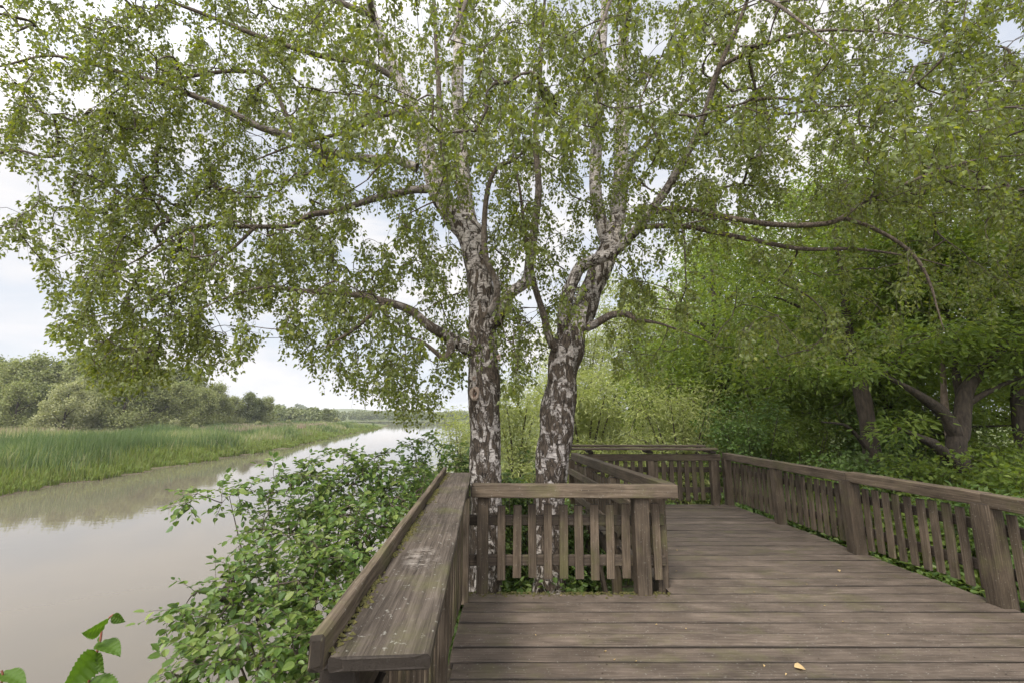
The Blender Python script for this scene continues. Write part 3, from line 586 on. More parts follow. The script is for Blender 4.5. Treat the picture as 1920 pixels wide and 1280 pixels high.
    l([(862, 20, 6.4, .05), (880, -40, 5.6, .042), (890, -60, 4.9, .034), (880, -20, 4.0, .024), (860, 40, 3.3, .012), (840, 80, 3.0, .005)])   # boughs reaching out over the deck
    l([(700, 40, 6.2, .05), (690, -30, 5.4, .04), (700, -60, 4.5, .03), (740, -40, 3.7, .018), (780, 0, 3.2, .006)])
    # right birch
    r([(1010, 1320, 6.05, .32), (1022, 1220, 6.05, .25), (1029, 1110, 6.05, .205), (1031, 1000, 6.05, .20), (1033, 900, 6.05, .20), (1042, 820, 6.05, .225), (1048, 760, 6.05, .215), (1054, 700, 6.1, .20), (1062, 655, 6.1, .215), (1076, 615, 6.12, .185), (1096, 575, 6.15, .165), (1112, 535, 6.2, .155), (1128, 500, 6.25, .155), (1143, 462, 6.3, .15), (1155, 420, 6.4, .125), (1163, 360, 6.5, .115), (1166, 290, 6.6, .105), (1166, 220, 6.7, .10), (1167, 140, 6.8, .09), (1170, 50, 6.9, .08), (1174, -60, 7.0, .06), (1180, -260, 7.1, .015)], sides=36, step=.035, rough=.075, seed=14)
    r([(1140, 455, 6.3, .10), (1125, 410, 6.45, .095), (1116, 350, 6.55, .092), (1118, 280, 6.6, .088), (1121, 200, 6.65, .082), (1128, 110, 6.7, .072), (1134, 10, 6.7, .062), (1140, -120, 6.8, .04), (1146, -280, 6.9, .012)], sides=24, step=.05, rough=.045, seed=15)
    r([(1062, 640, 6.05, .12), (1058, 600, 5.98, .10), (1063, 560, 5.9, .09), (1077, 522, 5.85, .08), (1093, 496, 5.8, .078), (1122, 486, 5.75, .078), (1155, 470, 5.7, .07), (1183, 442, 5.6, .064), (1204, 418, 5.5, .06), (1240, 370, 5.4, .054), (1268, 325, 5.3, .05), (1294, 278, 5.2, .046), (1312, 238, 5.1, .042), (1326, 200, 5.0, .038), (1340, 150, 4.9, .034), (1358, 105, 4.8, .03), (1382, 52, 4.7, .025), (1405, -10, 4.6, .02), (1440, -120, 4.4, .008)], step=.05, rough=.05, seed=16, sides=16)
    r([(1225, 398, 5.45, .042), (1255, 392, 5.4, .038), (1310, 397, 5.3, .036), (1385, 412, 5.2, .034), (1460, 422, 5.1, .032), (1535, 421, 5.0, .03), (1575, 411, 4.95, .028), (1625, 376, 4.9, .024), (1685, 350, 4.8, .02), (1745, 326, 4.7, .016), (1830, 300, 4.6, .010), (1930, 290, 4.5, .005)], step=.06, rough=.045, seed=17)
    r([(1195, 430, 5.55, .04), (1215, 425, 5.5, .034), (1285, 425, 5.45, .032), (1345, 437, 5.4, .03), (1420, 452, 5.3, .028), (1505, 467, 5.2, .024), (1600, 467, 5.1, .018), (1700, 480, 5.0, .010), (1780, 500, 4.9, .005)], step=.06, rough=.045, seed=18)
    r([(1585, 410, 4.94, .024), (1630, 425, 4.9, .022), (1685, 455, 4.85, .02), (1722, 490, 4.8, .018), (1745, 535, 4.8, .014), (1755, 570, 4.8, .009), (1770, 620, 4.8, .004)])
    r([(1292, 282, 5.2, .03), (1310, 260, 5.1, .027), (1375, 216, 4.9, .023), (1410, 190, 4.8, .02), (1470, 185, 4.6, .016), (1560, 200, 4.4, .010), (1680, 190, 4.2, .005)])
    r([(1350, 125, 4.85, .026), (1420, 90, 4.5, .022), (1520, 60, 4.1, .016), (1640, 60, 3.7, .009), (1760, 80, 3.4, .004)])
    r([(1095, 615, 6.1, .07), (1115, 608, 6.0, .055), (1149, 590, 5.9, .046), (1178, 590, 5.85, .04), (1192, 600, 5.8, .032), (1231, 605, 5.7, .018), (1290, 625, 5.6, .009), (1350, 650, 5.5, .004)], rough=.06, seed=19, step=.05)
    r([(1045, 655, 6.0, .07), (1032, 638, 5.9, .055), (1018, 586, 5.85, .045), (1004, 542, 5.8, .04), (997, 508, 5.75, .034), (985, 440, 5.7, .026), (975, 360, 5.6, .018), (960, 280, 5.5, .008)], rough=.05, seed=20, step=.05)
    r([(1168, 80, 6.85, .05), (1180, 20, 6.0, .042), (1170, -20, 5.0, .034), (1150, -10, 4.1, .024), (1130, 40, 3.3, .012), (1110, 80, 2.9, .005)])
    r([(1400, -5, 4.6, .022), (1440, 0, 3.9, .018), (1500, 40, 3.3, .010), (1560, 90, 3.0, .004)]); r([(1165, 330, 6.5, .05), (1230, 250, 6.9, .038), (1320, 160, 7.2, .028), (1440, 80, 7.4, .016), (1580, 20, 7.5, .006)]); r([(1170, 180, 6.7, .045), (1260, 100, 7.0, .034), (1400, -20, 7.2, .02), (1560, -120, 7.3, .008)])
    # knots and the callus ring of the lost branch
    kn = Acc()
    scars = []
    def ring(px, py, Y, rad, th, acc, base, sq=.72):
        acc = Acc(); scars.append(acc)
        c = at(px, py, Y)-base; a = np.linspace(0, 2*np.pi, 25); nrm = unit(np.array((-.55, -1, .05))); u = unit(np.cross(nrm, (0, 0, 1))); w = np.cross(u, nrm)
        p = c+(np.cos(a)[:, None]*u*sq+np.sin(a)[:, None]*w)*rad; rr = th*(1+.25*np.sin(a*3+1)); vv, q = tubes(p[None], rr[None], 10); acc.add(vv, q, .2)
        n = len(p); inner = c-nrm*.03; d = Acc(); d.add(np.vstack((p[:-1], inner[None])), [(i, (i+1) % (n-1), n-1) for i in range(n-1)]); return d
    hole = ring(890, 737, 5.59, .068, .022, kn, BL); hole2 = ring(889, 709, 5.60, .022, .012, kn, BL); hole3 = ring(935, 669, 5.68, .025, .014, kn, BL)
    trunkL = wl.obj('trunk', M['birch'], tl, True, 'rad'); trunkR = wr.obj('trunk', M['birch'], tr, True, 'rad')
    
    for k in scars: k.obj('branch_scar', M['scar'], trunkL, True)
    for h in (hole, hole2, hole3): h.obj('scar_hollow', M['hollow'], trunkL)
    A = birch_attractors(4700)
    pl = np.concatenate([p for p, _ in LL]); pr = np.concatenate([p for p, _ in RL])
    own = []
    for s in range(0, len(A), 200):
        own.append(np.linalg.norm(A[s:s+200, None]-pl[None], axis=2).min(1) < np.linalg.norm(A[s:s+200, None]-pr[None], axis=2).min(1))
    own = np.concatenate(own)
    for t, limbs, base, sel in ((tl, LL, BL, own), (tr, RL, BR, ~own)):
        tw, lf = Acc(), Acc(); a = A[sel]
        E = grow(tw, [(p-base, rr) for p, rr in limbs if True], a-base, r0=.0024, expo=.54, sides=5, cap=.024)
        n = birch_leaves(lf, tw, a, E, base); print('birch leaves', n)
        tag(tw.obj('twigs', M['twig'], t, True), kind='stuff'); lf.obj('crown', M['birch_leaf'], t)
M['scar'] = simple('callus_wood', (.16, .115, .085), (.34, .27, .22), 25); M['hollow'] = simple('hollow_wood', (.05, .03, .02), (.16, .09, .06), 30)
build_birches()
def in_blobs(blobs, n):                  # points in ellipsoids ((x, y, z), (rx, ry, rz)), more towards the rim
    vol = np.array([np.prod(b[1])**.62 for b in blobs]); ids = RNG.choice(len(blobs), n, p=vol/vol.sum())
    d = unit(RNG.normal(0, 1, (n, 3)))*(RNG.random(n)**.42)[:, None]
    return np.array([blobs[i][0] for i in ids])+d*np.array([np.broadcast_to(blobs[i][1], 3) for i in ids])
def sprays(acc, A, E, n, spread, size, shape, droop=.15, flat=.45, up=.9):
    """n leaves on the shoot tip at every attractor, in flattish layers"""
    m = len(A); pos = np.repeat(A, n, 0); e = np.repeat(unit(E*np.array((1, 1, .5))), n, 0)
    d = RNG.normal(0, 1, (m*n, 3))*np.array((1, 1, flat)); pos = pos+d*spread*.5-e*RNG.uniform(0, spread, (m*n, 1))*.6
    ax = unit(d)*.8+e*.6+RNG.normal(0, .3, (m*n, 3)); ax[:, 2] -= droop; nr = RNG.normal(0, .55, (m*n, 3)); nr[:, 2] += up
    leaves(acc, pos, ax, unit(nr), RNG.uniform(size[0], size[1], m*n), shape)
def shoots(accL, accT, A, E, nsh, ln, size, shape):
    pos, ax, nr, st = [], [], [], []
    for a, e in zip(A, E):
        for j in range(nsh):
            d = e*.6+RNG.normal(0, .55, 3)*np.array((1, 1, .55)); d = d/np.linalg.norm(d); l = ln*RNG.uniform(.5, 1.15); t = np.linspace(0, 1, 5)[:, None]
            q = a+d*l*t+np.array((0, 0, -.22*l))*t**2; st.append(q); n = max(3, int(l/.026)); u = np.linspace(.12, 1, n)*4; i = np.minimum(u.astype(int), 3); f = (u-i)[:, None]; lp = q[i]*(1-f)+q[i+1]*f
            sd = np.cross(d, (0, 0, 1.)); sd /= np.linalg.norm(sd)+1e-6; sg = np.where(np.arange(n) % 2, 1., -1.)[:, None]
            x = sg*sd*.85+d*.65+RNG.normal(0, .28, (n, 3)); x[:, 2] -= .25; x[-1] = d; pos.append(lp+unit(x)*.008); ax.append(x); k = RNG.normal(0, .38, (n, 3)); k[:, 2] += 1; nr.append(k)
    pos = np.concatenate(pos); leaves(accL, pos, np.concatenate(ax), unit(np.concatenate(nr)), RNG.uniform(size[0], size[1], len(pos)), shape)
    st = np.array(st); v, q = tubes(st, np.broadcast_to(np.linspace(.0019, .0009, 5), st.shape[:2]), 4); accT.add(v, q, .001)
def plant(name, base, label, cat, limbs, blobs, natt, nleaf, spread, size, shape, leaf, bark, group=None, r0=.003, kw={}, stem='trunk', crown='crown', sway=.12, sides=14, rough=.05):
    base = np.array(base, float); t = empty(name, base, label, cat, group); w, tw, lf = Acc(), Acc(), Acc()
    L = []
    for k, rows in enumerate(limbs): L.append(limb4(w, np.array(rows, float), base, sides=sides, step=.10, rough=rough, seed=k+3))
    A = in_blobs(blobs, natt)-base
    E = grow(tw, [(p-base, r) for p, r in L], A, r0=r0, wiggle=sway, sides=4, step=.25, **kw)
    if nleaf < 0: shoots(lf, tw, A, E, -nleaf, spread, size, shape)
    else: sprays(lf, A, E, nleaf, spread, size, shape)
    w.obj(stem, M[bark], t, True, 'rad'); tag(tw.obj('twigs', M['twig'], t, True), kind='stuff'); lf.obj(crown, M[leaf], t)
    return t
def gz(x, y): return float(ground_z(x, y))
def W3(px, py, Y, r): return (*at(px, py, Y), r)
def woodland():
    # ash with an ivy-dark trunk, standing behind the long railing
    b = (8.6, 11.0, gz(8.6, 11)-.1)
    plant('ash_tree', b, 'tree with a dark straight trunk behind the middle of the long railing', 'tree',
          [[(*b, .28), W3(1640, 880, 11, .19), W3(1626, 790, 11, .17), W3(1612, 720, 11, .165), W3(1600, 680, 11, .15), W3(1590, 620, 11, .11), W3(1580, 520, 11, .08), W3(1560, 400, 11, .04), W3(1550, 330, 11, .01)],
           [W3(1606, 690, 11, .09), W3(1580, 678, 10.7, .06), W3(1545, 670, 10.3, .045), W3(1480, 690, 9.8, .02)], [W3(1598, 650, 11, .07), W3(1540, 600, 11, .05), W3(1460, 560, 11, .03), W3(1390, 560, 11, .01)],
           [W3(1592, 610, 11, .07), W3(1660, 540, 10.6, .045), W3(1740, 500, 10.2, .02)], [W3(1632, 850, 11, .05), W3(1590, 800, 10.4, .035), W3(1540, 790, 9.9, .012)]],
          [(at(1560, 460, 11), (2.6, 2.2, 1.5)), (at(1450, 580, 11), (1.7, 1.8, .9)), (at(1690, 500, 10.4), (1.6, 1.6, 1.1)), (at(1590, 350, 11.4), (1.8, 1.8, 1.2)), (at(1480, 690, 10), (1.3, 1.2, .7)), (at(1680, 590, 10.9), (1.2, 1.1, .45)), (at(1400, 480, 12), (1.2, 1.2, .9))],
          900, 30, .42, (.09, .15), ASH, 'ash_leaf', 'bark')
    # forked tree further right
    b = (9.1, 9.4, gz(9.1, 9.4)-.1)
    plant('maple_tree', b, 'forked tree with thick dark limbs spreading low at the right edge', 'tree',
          [[(*b, .26), W3(1795, 850, 9.4, .17), W3(1800, 810, 9.4, .165), W3(1805, 770, 9.4, .14), W3(1812, 730, 9.4, .13), W3(1845, 690, 9.3, .10), W3(1885, 645, 9.1, .08), W3(1950, 580, 9.0, .05), W3(2020, 480, 9, .02)],
           [W3(1795, 815, 9.4, .15), W3(1768, 775, 9.3, .12), W3(1735, 748, 9.1, .09), W3(1690, 720, 8.9, .05), W3(1630, 690, 8.7, .02)], [W3(1808, 760, 9.4, .07), W3(1860, 730, 9.2, .05), W3(1920, 705, 9, .03), W3(1990, 690, 8.8, .01)],
           [W3(1790, 870, 9.4, .12), W3(1755, 835, 9.2, .10), W3(1722, 818, 9.0, .06), W3(1680, 800, 8.8, .02)], [W3(1806, 765, 9.5, .09), W3(1790, 690, 9.7, .07), W3(1770, 560, 10, .05), W3(1760, 420, 10, .02)]],
          [(at(1800, 560, 9.8), (2.0, 1.8, 1.2)), (at(1930, 520, 9.2), (1.6, 1.6, 1.3)), (at(1720, 640, 8.9), (1.2, 1.2, .55)), (at(1860, 650, 9.2), (1.3, 1.2, .5)), (at(1800, 420, 10), (2.1, 1.8, 1.2)), (at(1930, 690, 8.8), (.8, .8, .4)), (at(1640, 690, 8.7), (.7, .7, .3)), (at(1690, 800, 8.8), (.5, .5, .25)), (at(1990, 400, 9.5), (1.5, 1.5, 1.2)), (at(1800, 300, 10.5), (1.6, 1.6, .9))],
          850, 30, .40, (.09, .15), ASH, 'ash_leaf', 'bark')
    b = (9.35, 9.9, gz(9.35, 9.9)-.1)
    plant('young_tree', b, 'slender pale stemmed tree close against the forked tree', 'tree', [[(*b, .11), W3(1782, 820, 9.9, .085), W3(1772, 770, 9.9, .07), W3(1768, 700, 10, .05), W3(1760, 600, 10, .03), W3(1765, 480, 10, .01)]],
          [(at(1765, 520, 10), (.9, .9, 1.4))], 120, 26, .4, (.08, .13), ASH, 'ash_leaf', 'pale_bark')
    b = (12.0, 10.8, gz(12, 10.8)-.1)
    plant('tall_tree', b, 'tree with a pale brown trunk cut by the right edge of the view', 'tree', [[(*b, .24), W3(1912, 800, 10.8, .13), W3(1908, 700, 10.8, .12), W3(1900, 560, 10.8, .12), W3(1890, 400, 10.9, .07), W3(1885, 200, 11, .02)]],
          [(at(1920, 420, 11), (2.4, 2.2, 2.2)), (at(2040, 560, 11), (2, 2, 2)), (at(1880, 250, 11), (1.6, 1.6, 1.2))], 420, 28, .45, (.09, .15), ASH, 'ash_leaf', 'bark')
    # the wood behind: two kinds of generic tree, copied
    def generic(name, label, group, leaf, h, rad, n, nl, size, shape):
        b = np.array((0, 0, 0.)); L = [[(0, 0, -.2, .03*h*.8), (.1, .05, .2*h, .016*h), (.0, .1, .5*h, .011*h), (.05, 0, .97*h, .001*h)]]
        for k in range(7):
            a = k*2.4; z = h*(.18+.09*k); rr = rad*(1.05-.09*k); L.append([(.05, .05, z, .008*h), (math.cos(a)*rr*.5, math.sin(a)*rr*.5, z+.08*h, .005*h), (math.cos(a)*rr, math.sin(a)*rr, z+.10*h, .001*h)])
        bl = [((0, 0, h*.62), (rad*.8, rad*.8, h*.30)), ((0, 0, h*.3), (rad*.9, rad*.9, h*.2)), ((rad*.4, -rad*.4, h*.45), (rad*.7, rad*.7, h*.18)), ((-rad*.5, rad*.1, h*.4), (rad*.7, rad*.7, h*.2)), ((0, 0, h*.88), (rad*.4, rad*.4, h*.12))]
        return plant(name, (0, 0, 0), label, 'tree', L, bl, n, nl, .5*size[1]/.12, size, shape, leaf, 'bark', group, r0=.004)
    g1 = generic('woodland_tree', 'leafy green tree in the depth of the wood beyond the long railing', 'trees in the wood beyond the long railing', 'ash_leaf', 11, 3.2, 800, 26, (.13, .22), ASH)
    spots = [(7.4, 16.2, 1.0, 0), (12.5, 16.5, 1.05, 1), (18, 15.5, 1.0, 2), (10.2, 22, 1.1, 3), (16, 24, 1.2, 4), (24, 20, 1.2, 5), (22, 30, 1.3, 1.5), (13.5, 31, 1.3, 2.5), (33, 26, 1.3, 3.5), (14.6, 10.4, .8, .7), (11, 13.6, .85, 5.3)]
    for i, (x, y, s, rz) in enumerate(spots):
        o = g1 if i == 0 else copy_tree(g1); o.location = (x, y, gz(x, y)-.1); o.scale = (s, s, s*.95); o.rotation_euler = (0, 0, rz)
    # pale willows in the middle
    def willow(loc, h, rad, n, label, size=(.13, .20), k=0):
        b = np.array((*loc, gz(*loc)-.1)); L = []
        for j in range(6):
            a = j*1.05+k; L.append([(*(b+(.1*math.cos(a), .1*math.sin(a), 0)), .012*h+.02), (*(b+(rad*.25*math.cos(a), rad*.25*math.sin(a), h*.4)), .008*h), (*(b+(rad*.6*math.cos(a), rad*.6*math.sin(a), h*.82)), .004)])
        bl = [(b+np.array((rad*.45*math.cos(q), rad*.45*math.sin(q), h*z)), (rad*.55, rad*.55, h*.2)) for q, z in ((0, .3), (1.3, .5), (2.5, .35), (3.8, .55), (5.0, .3), (.5, .75), (3.0, .78), (4.6, .68))]+[(b+np.array((0, 0, h*.15)), (rad, rad, h*.14))]
        return plant('willow_bush', b, label, 'willow', L, bl, n, 34, .55, size, WILLOW, 'willow_leaf', 'bark', None, r0=.003)
    willow((2.7, 17.5), 5.6, 2.5, 560, 'broad pale yellow-green willow bush behind the end railing')
    willow((.2, 20.5), 5.4, 1.7, 330, 'pale willow bush seen between the two birch trunks')
    willow((6.6, 23), 10.6, 3.0, 700, 'tallest pale willow, rising behind the broad willow bush', (.16, .25))
    willow((-1.55, 15.5), 4.6, .95, 200, 'narrow willow bush on the bank just left of the left birch', (.09, .15))
    willow((4.0, 26), 9.6, 2.6, 520, 'second tall pale willow, seen just right of the right birch', (.16, .25), 2)
    willow((4.9, 13.6), 4.2, 1.8, 330, 'greyish willow bush close behind the corner of the end railing', (.1, .16))
    # shrubs along the long railing and the bank
    def shrub(name, loc, h, rad, n, label, leaf='shrub_leaf', size=(.06, .10), shape=OVAL, group=None, nl=16, k=0):
        b = np.array((*loc, gz(*loc)-.05)); L = []
        for j in range(6):
            a = j*1.05+k; L.append([(*(b+(.06*math.cos(a), .06*math.sin(a), 0)), .022), (*(b+(rad*.3*math.cos(a), rad*.3*math.sin(a), h*.4)), .014), (*(b+(rad*.6*math.cos(a), rad*.6*math.sin(a), h*.8)), .004)])
        bl = [(b+np.array((rad*.5*math.cos(q), rad*.5*math.sin(q), h*z)), (rad*.5, rad*.5, h*.24)) for q, z in ((0, .35), (1.3, .55), (2.5, .4), (3.8, .6), (5.0, .35), (.5, .72), (3.0, .74))]
        return plant(name, b, label, 'shrub', L, bl, n, nl, .26, size, shape, leaf, 'twig', group, r0=.002, sides=6)
    shrub('elder_shrub', (6.3, 12.3), 3.6, 1.3, 420, 'tall dark green shrub behind the far end of the long railing')
    shrub('elder_shrub', (7.2, 9.6), 2.2, 1.2, 360, 'dark green shrub just behind the long railing, left of the dark straight trunk')
    shrub('elder_shrub', (6.3, 7.4), 1.65, .95, 330, 'low leafy shrub behind the kink of the long railing', 'ash_leaf')
    shrub('elder_shrub', (7.3, 6.9), 1.9, 1.1, 340, 'low shrub in front of the forked tree', 'shrub_leaf', (.08, .13), ASH)
    shrub('elder_shrub', (8.6, 7.6), 2.3, 1.2, 360, 'bright green shrub at the right edge under the forked tree', 'ash_leaf')
    shrub('elder_shrub', (6.4, 5.3), 1.5, .8, 260, 'shrub behind the nearest post of the long railing', 'shrub_leaf', (.08, .13), ASH)
    shrub('elder_shrub', (5.4, 9.9), 1.7, .9, 300, 'low shrub tucked behind the corner where the end and long railings meet')
    shrub('elder_shrub', (3.0, 10.6), 1.35, 1.0, 300, 'low shrub showing through the pickets of the end railing')
    shrub('elder_shrub', (10.2, 12.5), 3.2, 1.6, 420, 'shaded shrub between the straight trunk and the forked tree')
    shrub('elder_shrub', (8.1, 8.9), 2.3, 1.0, 300, 'rounded shrub between the dark straight trunk and the forked tree', 'ash_leaf')
    shrub('elder_shrub', (6.3, 8.8), 1.9, .9, 280, 'light green shrub against the long railing beyond its kink', 'ash_leaf', (.07, .11), ASH)
    shrub('elder_shrub', (7.6, 12.4), 3.0, 1.3, 360, 'tall light shrub filling the gap left of the dark straight trunk', 'ash_leaf', (.09, .14), ASH)
    shrub('elder_shrub', (10.4, 9.3), 2.5, 1.1, 320, 'light shrub at the right edge behind the forked tree', 'ash_leaf', (.08, .13), ASH)
    for x, y, h in ((12.5, 9.2, 2.6), (15, 12, 3.6), (13.2, 14, 3.4), (8.2, 13.8, 3.4), (18, 10, 3.6), (10.6, 7.8, 2.2)):
        shrub('understory_shrub', (x, y), h, 1.7, 330, 'shaded understory shrub filling the wood behind the forked tree', 'ash_leaf', (.10, .17), ASH, 'understory shrubs of the wood')
    shrub('dogwood_shrub', (-1.0, 7.2), 3.75, .72, 420, 'leafy shrub on the bank left of the left birch trunk', 'hazel_leaf', (.05, .08), nl=-3)
    shrub('dogwood_shrub', (.10, 7.0), 2.95, .5, 300, 'low leafy shrub between the two birch trunks', 'hazel_leaf', (.05, .08), nl=-3)
    shrub('dogwood_shrub', (.95, 7.6), 2.1, .5, 220, 'small dark shrub right of the right birch trunk inside the cut-out', 'hazel_leaf', (.05, .08), nl=-3)
def hazel():
    B = [(820, 900, 5.6, .30), (770, 930, 5.2, .42), (690, 905, 5.0, .33), (645, 860, 5.0, .13), (625, 845, 5.0, .08), (715, 865, 5.0, .16), (600, 935, 4.7, .36), (540, 925, 4.5, .20), (470, 920, 4.4, .15), (395, 935, 4.3, .13), (350, 940, 4.2, .05), (500, 985, 4.2, .24), (600, 1010, 4.2, .42), (700, 1000, 4.4, .45), (650, 1080, 3.8, .40),
         (565, 1090, 3.7, .30), (460, 1075, 3.6, .22), (380, 1100, 3.5, .15), (330, 1155, 3.4, .10), (420, 1150, 3.4, .24), (520, 1170, 3.3, .32), (600, 1180, 3.2, .28), (400, 1230, 3.1, .20), (330, 1255, 3.0, .10), (480, 1260, 3.0, .28), (560, 1270, 2.9, .26), (620, 1270, 2.9, .18), (520, 890, 4.6, .12), (580, 885, 4.8, .13), (310, 1110, 3.4, .05)]
    bl = [(at(a, b_, y), (r, r*1.25, r*.85)) for a, b_, y, r in B]
    b = np.array((-1.7, 4.6, gz(-1.7, 4.6)-.1)); L = []
    for (a, c, y) in ((645, 850, 5.0), (430, 930, 4.35), (760, 900, 5.3), (400, 1110, 3.5), (470, 1200, 3.1), (600, 1150, 3.3), (560, 930, 4.6), (700, 1010, 4.4)):
        e = at(a, c, y); m = b+(e-b)*.5+np.array((0, 0, .12)); L.append([(*b, .028), (*m, .014), (*e, .003)])
    plant('hazel_shrub', b, 'large leafy hazel shrub hanging over the water beside the shelf railing', 'shrub', L, bl, 560, -3, .21, (.030, .076), OVAL, 'hazel_leaf', 'twig', None, r0=.0022, sides=8)
def sprig():
    """toothed leaves on a red stem, close in front of the camera"""
    t = empty('hazel_sprig', at(165, 1290, 1.15), 'single upright sprig with toothed leaves and a reddish stem, close at lower left', 'sprig'); o0 = np.array(t.location)
    rows = [(160, 1300), (170, 1262), (176, 1240), (184, 1214), (189, 1195), (191, 1178), (197, 1168), (206, 1156), (213, 1151)]
    p = np.array([at(a, b, 1.15+.004*k) for k, (a, b) in enumerate(rows)]); A = Acc(); limb4(A, np.column_stack((p, np.linspace(.0034, .0014, len(p)))), o0, sides=8, step=.006)
    A.obj('stem', M['red_stem'], t, True)
    def leaf(base, tip, wid, roll, cup=.25, parent=t):
        base = at(*base, 1.16); tip = np.array(tip[:3] if len(tip) == 4 else at(*tip[:2], tip[2])); ax = tip-base; ln = np.linalg.norm(ax); ax = ax/ln
        vw = unit(-(base-np.array((0, 0, EYE)))); s = unit(np.cross(ax, vw)); n = np.cross(s, ax); s, n = s*math.cos(roll)+n*math.sin(roll), n*math.cos(roll)-s*math.sin(roll)
        m = 24; u = np.linspace(0, 1, m); w = .85*wid*np.sin(np.pi*u**.62)**.75*(1-.25*u); w[-1] = 0; w *= 1+.16*(np.arange(m) % 2)*(u > .1); w[0] = .0
        V = []; k = np.linspace(-1, 1, 9)
        for i in range(m):
            rib = .0035*math.sin(i*1.6)*np.abs(k)*(1-np.abs(k))*4
            x = k*w[i]; z = np.abs(k)*cup*w[i]+rib; c = base+ax*ln*u[i]+n*(-.12*ln*u[i]**2)
            V.append(c[None]+s[None]*x[:, None]+n[None]*z[:, None]+ax[None]*(np.abs(k)*.12*w[i])[:, None])
        V = np.array(V).reshape(-1, 3)-o0; i = (np.arange(m-1)*9)[:, None]; j = np.arange(8)[None]; q = np.stack((i+j, i+j+1, i+9+j+1, i+9+j), -1).reshape(-1, 4)
        a = Acc(); a.add(V, q); a.obj('leaf', M['sprig_leaf'], parent, True)
    leaf((197, 1170), (160, 1189, 1.10), .026, .9); leaf((211, 1153), (232, 1166, 1.16), .014, -.5)
    leaf((189, 1204), (225, 1220, 1.12), .024, .7); leaf((188, 1206), (176, 1202, 1.22), .016, .3)
    leaf((182, 1222), (122, 1296, 1.08), .036, .5); leaf((180, 1225), (190, 1262, 1.14), .017, -.7); leaf((168, 1275), (225, 1300, 1.10), .03, .6)
    t2 = empty('hazel_sprig', at(2, 1290, 1.15), 'leaf tip of a second sprig just showing at the lower left corner', 'sprig'); o0 = np.array(t2.location)
    p = np.array([at(a, b, 1.15) for a, b in ((0, 1310), (3, 1280), (5, 1262), (3, 1256))]); A = Acc(); limb4(A, np.column_stack((p, np.full(4, .0018))), o0, sides=8, step=.006); A.obj('stem', M['red_stem'], t2, True)
    leaf((2, 1262), (48, 1274, 1.12), .024, .8, .25, t2); leaf((2, 1262), (-40, 1280, 1.14), .022, .5, .25, t2)
M['red_stem'] = simple('red_stem', (.10, .035, .02), (.17, .06, .035), 200, bump=.1)
M['sprig_leaf'] = leaf_mat('sprig_leaf', [(.055, .105, .014), (.08, .14, .018)], (.08, .13, .03), .45, .5, .3)
def blades(acc, x, y, z, h, wd, lean=.22, top=None):
    n = len(x); a = RNG.uniform(0, 6.28, n); le = np.abs(RNG.normal(0, lean, n))*h; b = np.stack((x, y, z), 1)
    d = np.stack((np.cos(a), np.sin(a), np.zeros(n)), 1); th = RNG.uniform(0, 6.28, n); s = np.stack((np.cos(th), np.sin(th), np.zeros(n)), 1)
    m = b+d*(le*.35)[:, None]; m[:, 2] += h*.6; t = b+d*le[:, None]; t[:, 2] += h*np.sqrt(np.maximum(.2, 1-(le/h)**2))
    w = (s*wd[:, None])/2; v = np.stack((b-w, b+w, m+w*.9, m-w*.9, t), 1).reshape(-1, 3); o = np.arange(n)*5
    acc.add(v, np.stack((o, o+1, o+2, o+3), 1)); acc.f.setdefault(3, []).append(np.stack((o+3, o+2, o+4), 1)+acc.n-len(v))
def reeds():
    n = 115000; Y = 22*np.exp(RNG.random(n)*math.log(190/22)); dd = RNG.beta(.75, 1.6, n)*70+.15; X = shore_left(Y)-dd
    Z = ground_z(X, Y); pat = np.sin(X*.21+1)*np.sin(Y*.13+X*.05)+.5*np.sin(X*.6+Y*.4)
    edge = np.clip(dd/5.5, 0, 1); far = Y/40
    H = (.55+1.75*edge**.8*(1+.12*pat))*RNG.uniform(.75, 1.1, n); sedge = (dd < 3.6+1.4*np.sin(Y*.3)+RNG.normal(0, .8, n)) | ((Y > 95) & (pat > .1) & (dd < 14))
    wd = .058*np.clip(far, .8, 5)*RNG.uniform(.7, 1.4, n)
    H *= 1+.22*np.sin(X*.33+Y*.11)*np.sin(Y*.21-X*.07)
    H[sedge] *= np.where(Y[sedge] > 90, .55, .8); st = np.sin(X*.16+Y*.05)+np.sin(Y*.17-X*.10+2)*.8+.5*np.sin(X*.47+Y*.31)+RNG.normal(0, .45, n)-.025*(dd-14)
    for mt, lb, k in (('reed_dark', 'dense blue-green reed stands on the far bank', st > .55), ('reed', 'mid green reeds of the far bank', (st <= .55) & (st > -.75)), ('reed_pale', 'pale tan-tipped reeds further back on the far bank', st <= -.75)):
        a = Acc(); k = k & ~sedge; blades(a, X[k], Y[k], Z[k]-.05, H[k]*(1.12 if mt == 'reed_dark' else 1), wd[k], .20); tag(a.obj('reeds', M[mt]), lb, 'reeds', kind='stuff')
    a = Acc(); k = sedge; blades(a, X[k], Y[k], Z[k]-.05, H[k], wd[k]*1.1, .35); tag(a.obj('sedge', M['sedge']), 'short yellow-green sedge along the far water edge', 'sedge', kind='stuff')
    m = 16000; Y = 45*np.exp(RNG.random(m)*math.log(150/45)); dd = RNG.uniform(10, 62, m); X = shore_left(Y)-dd; k = np.sin(X*.11+Y*.07)+np.sin(X*.3)*.4 > -.1; X, Y = X[k], Y[k]
    a = Acc(); blades(a, X, Y, ground_z(X, Y)+1.2, RNG.uniform(.9, 1.5, len(X)), .05*np.clip(Y/40, 1, 4)*RNG.uniform(.6, 1.3, len(X)), .15); tag(a.obj('reed_plumes', M['plume']), 'dry tan reed plumes standing above the green reeds', 'reeds', kind='stuff')
M['plume'] = leaf_mat('reed_plume', [(.24, .19, .13), (.30, .25, .18)], (.26, .21, .15), .3, .8, .1, (1.1, 1, .9))
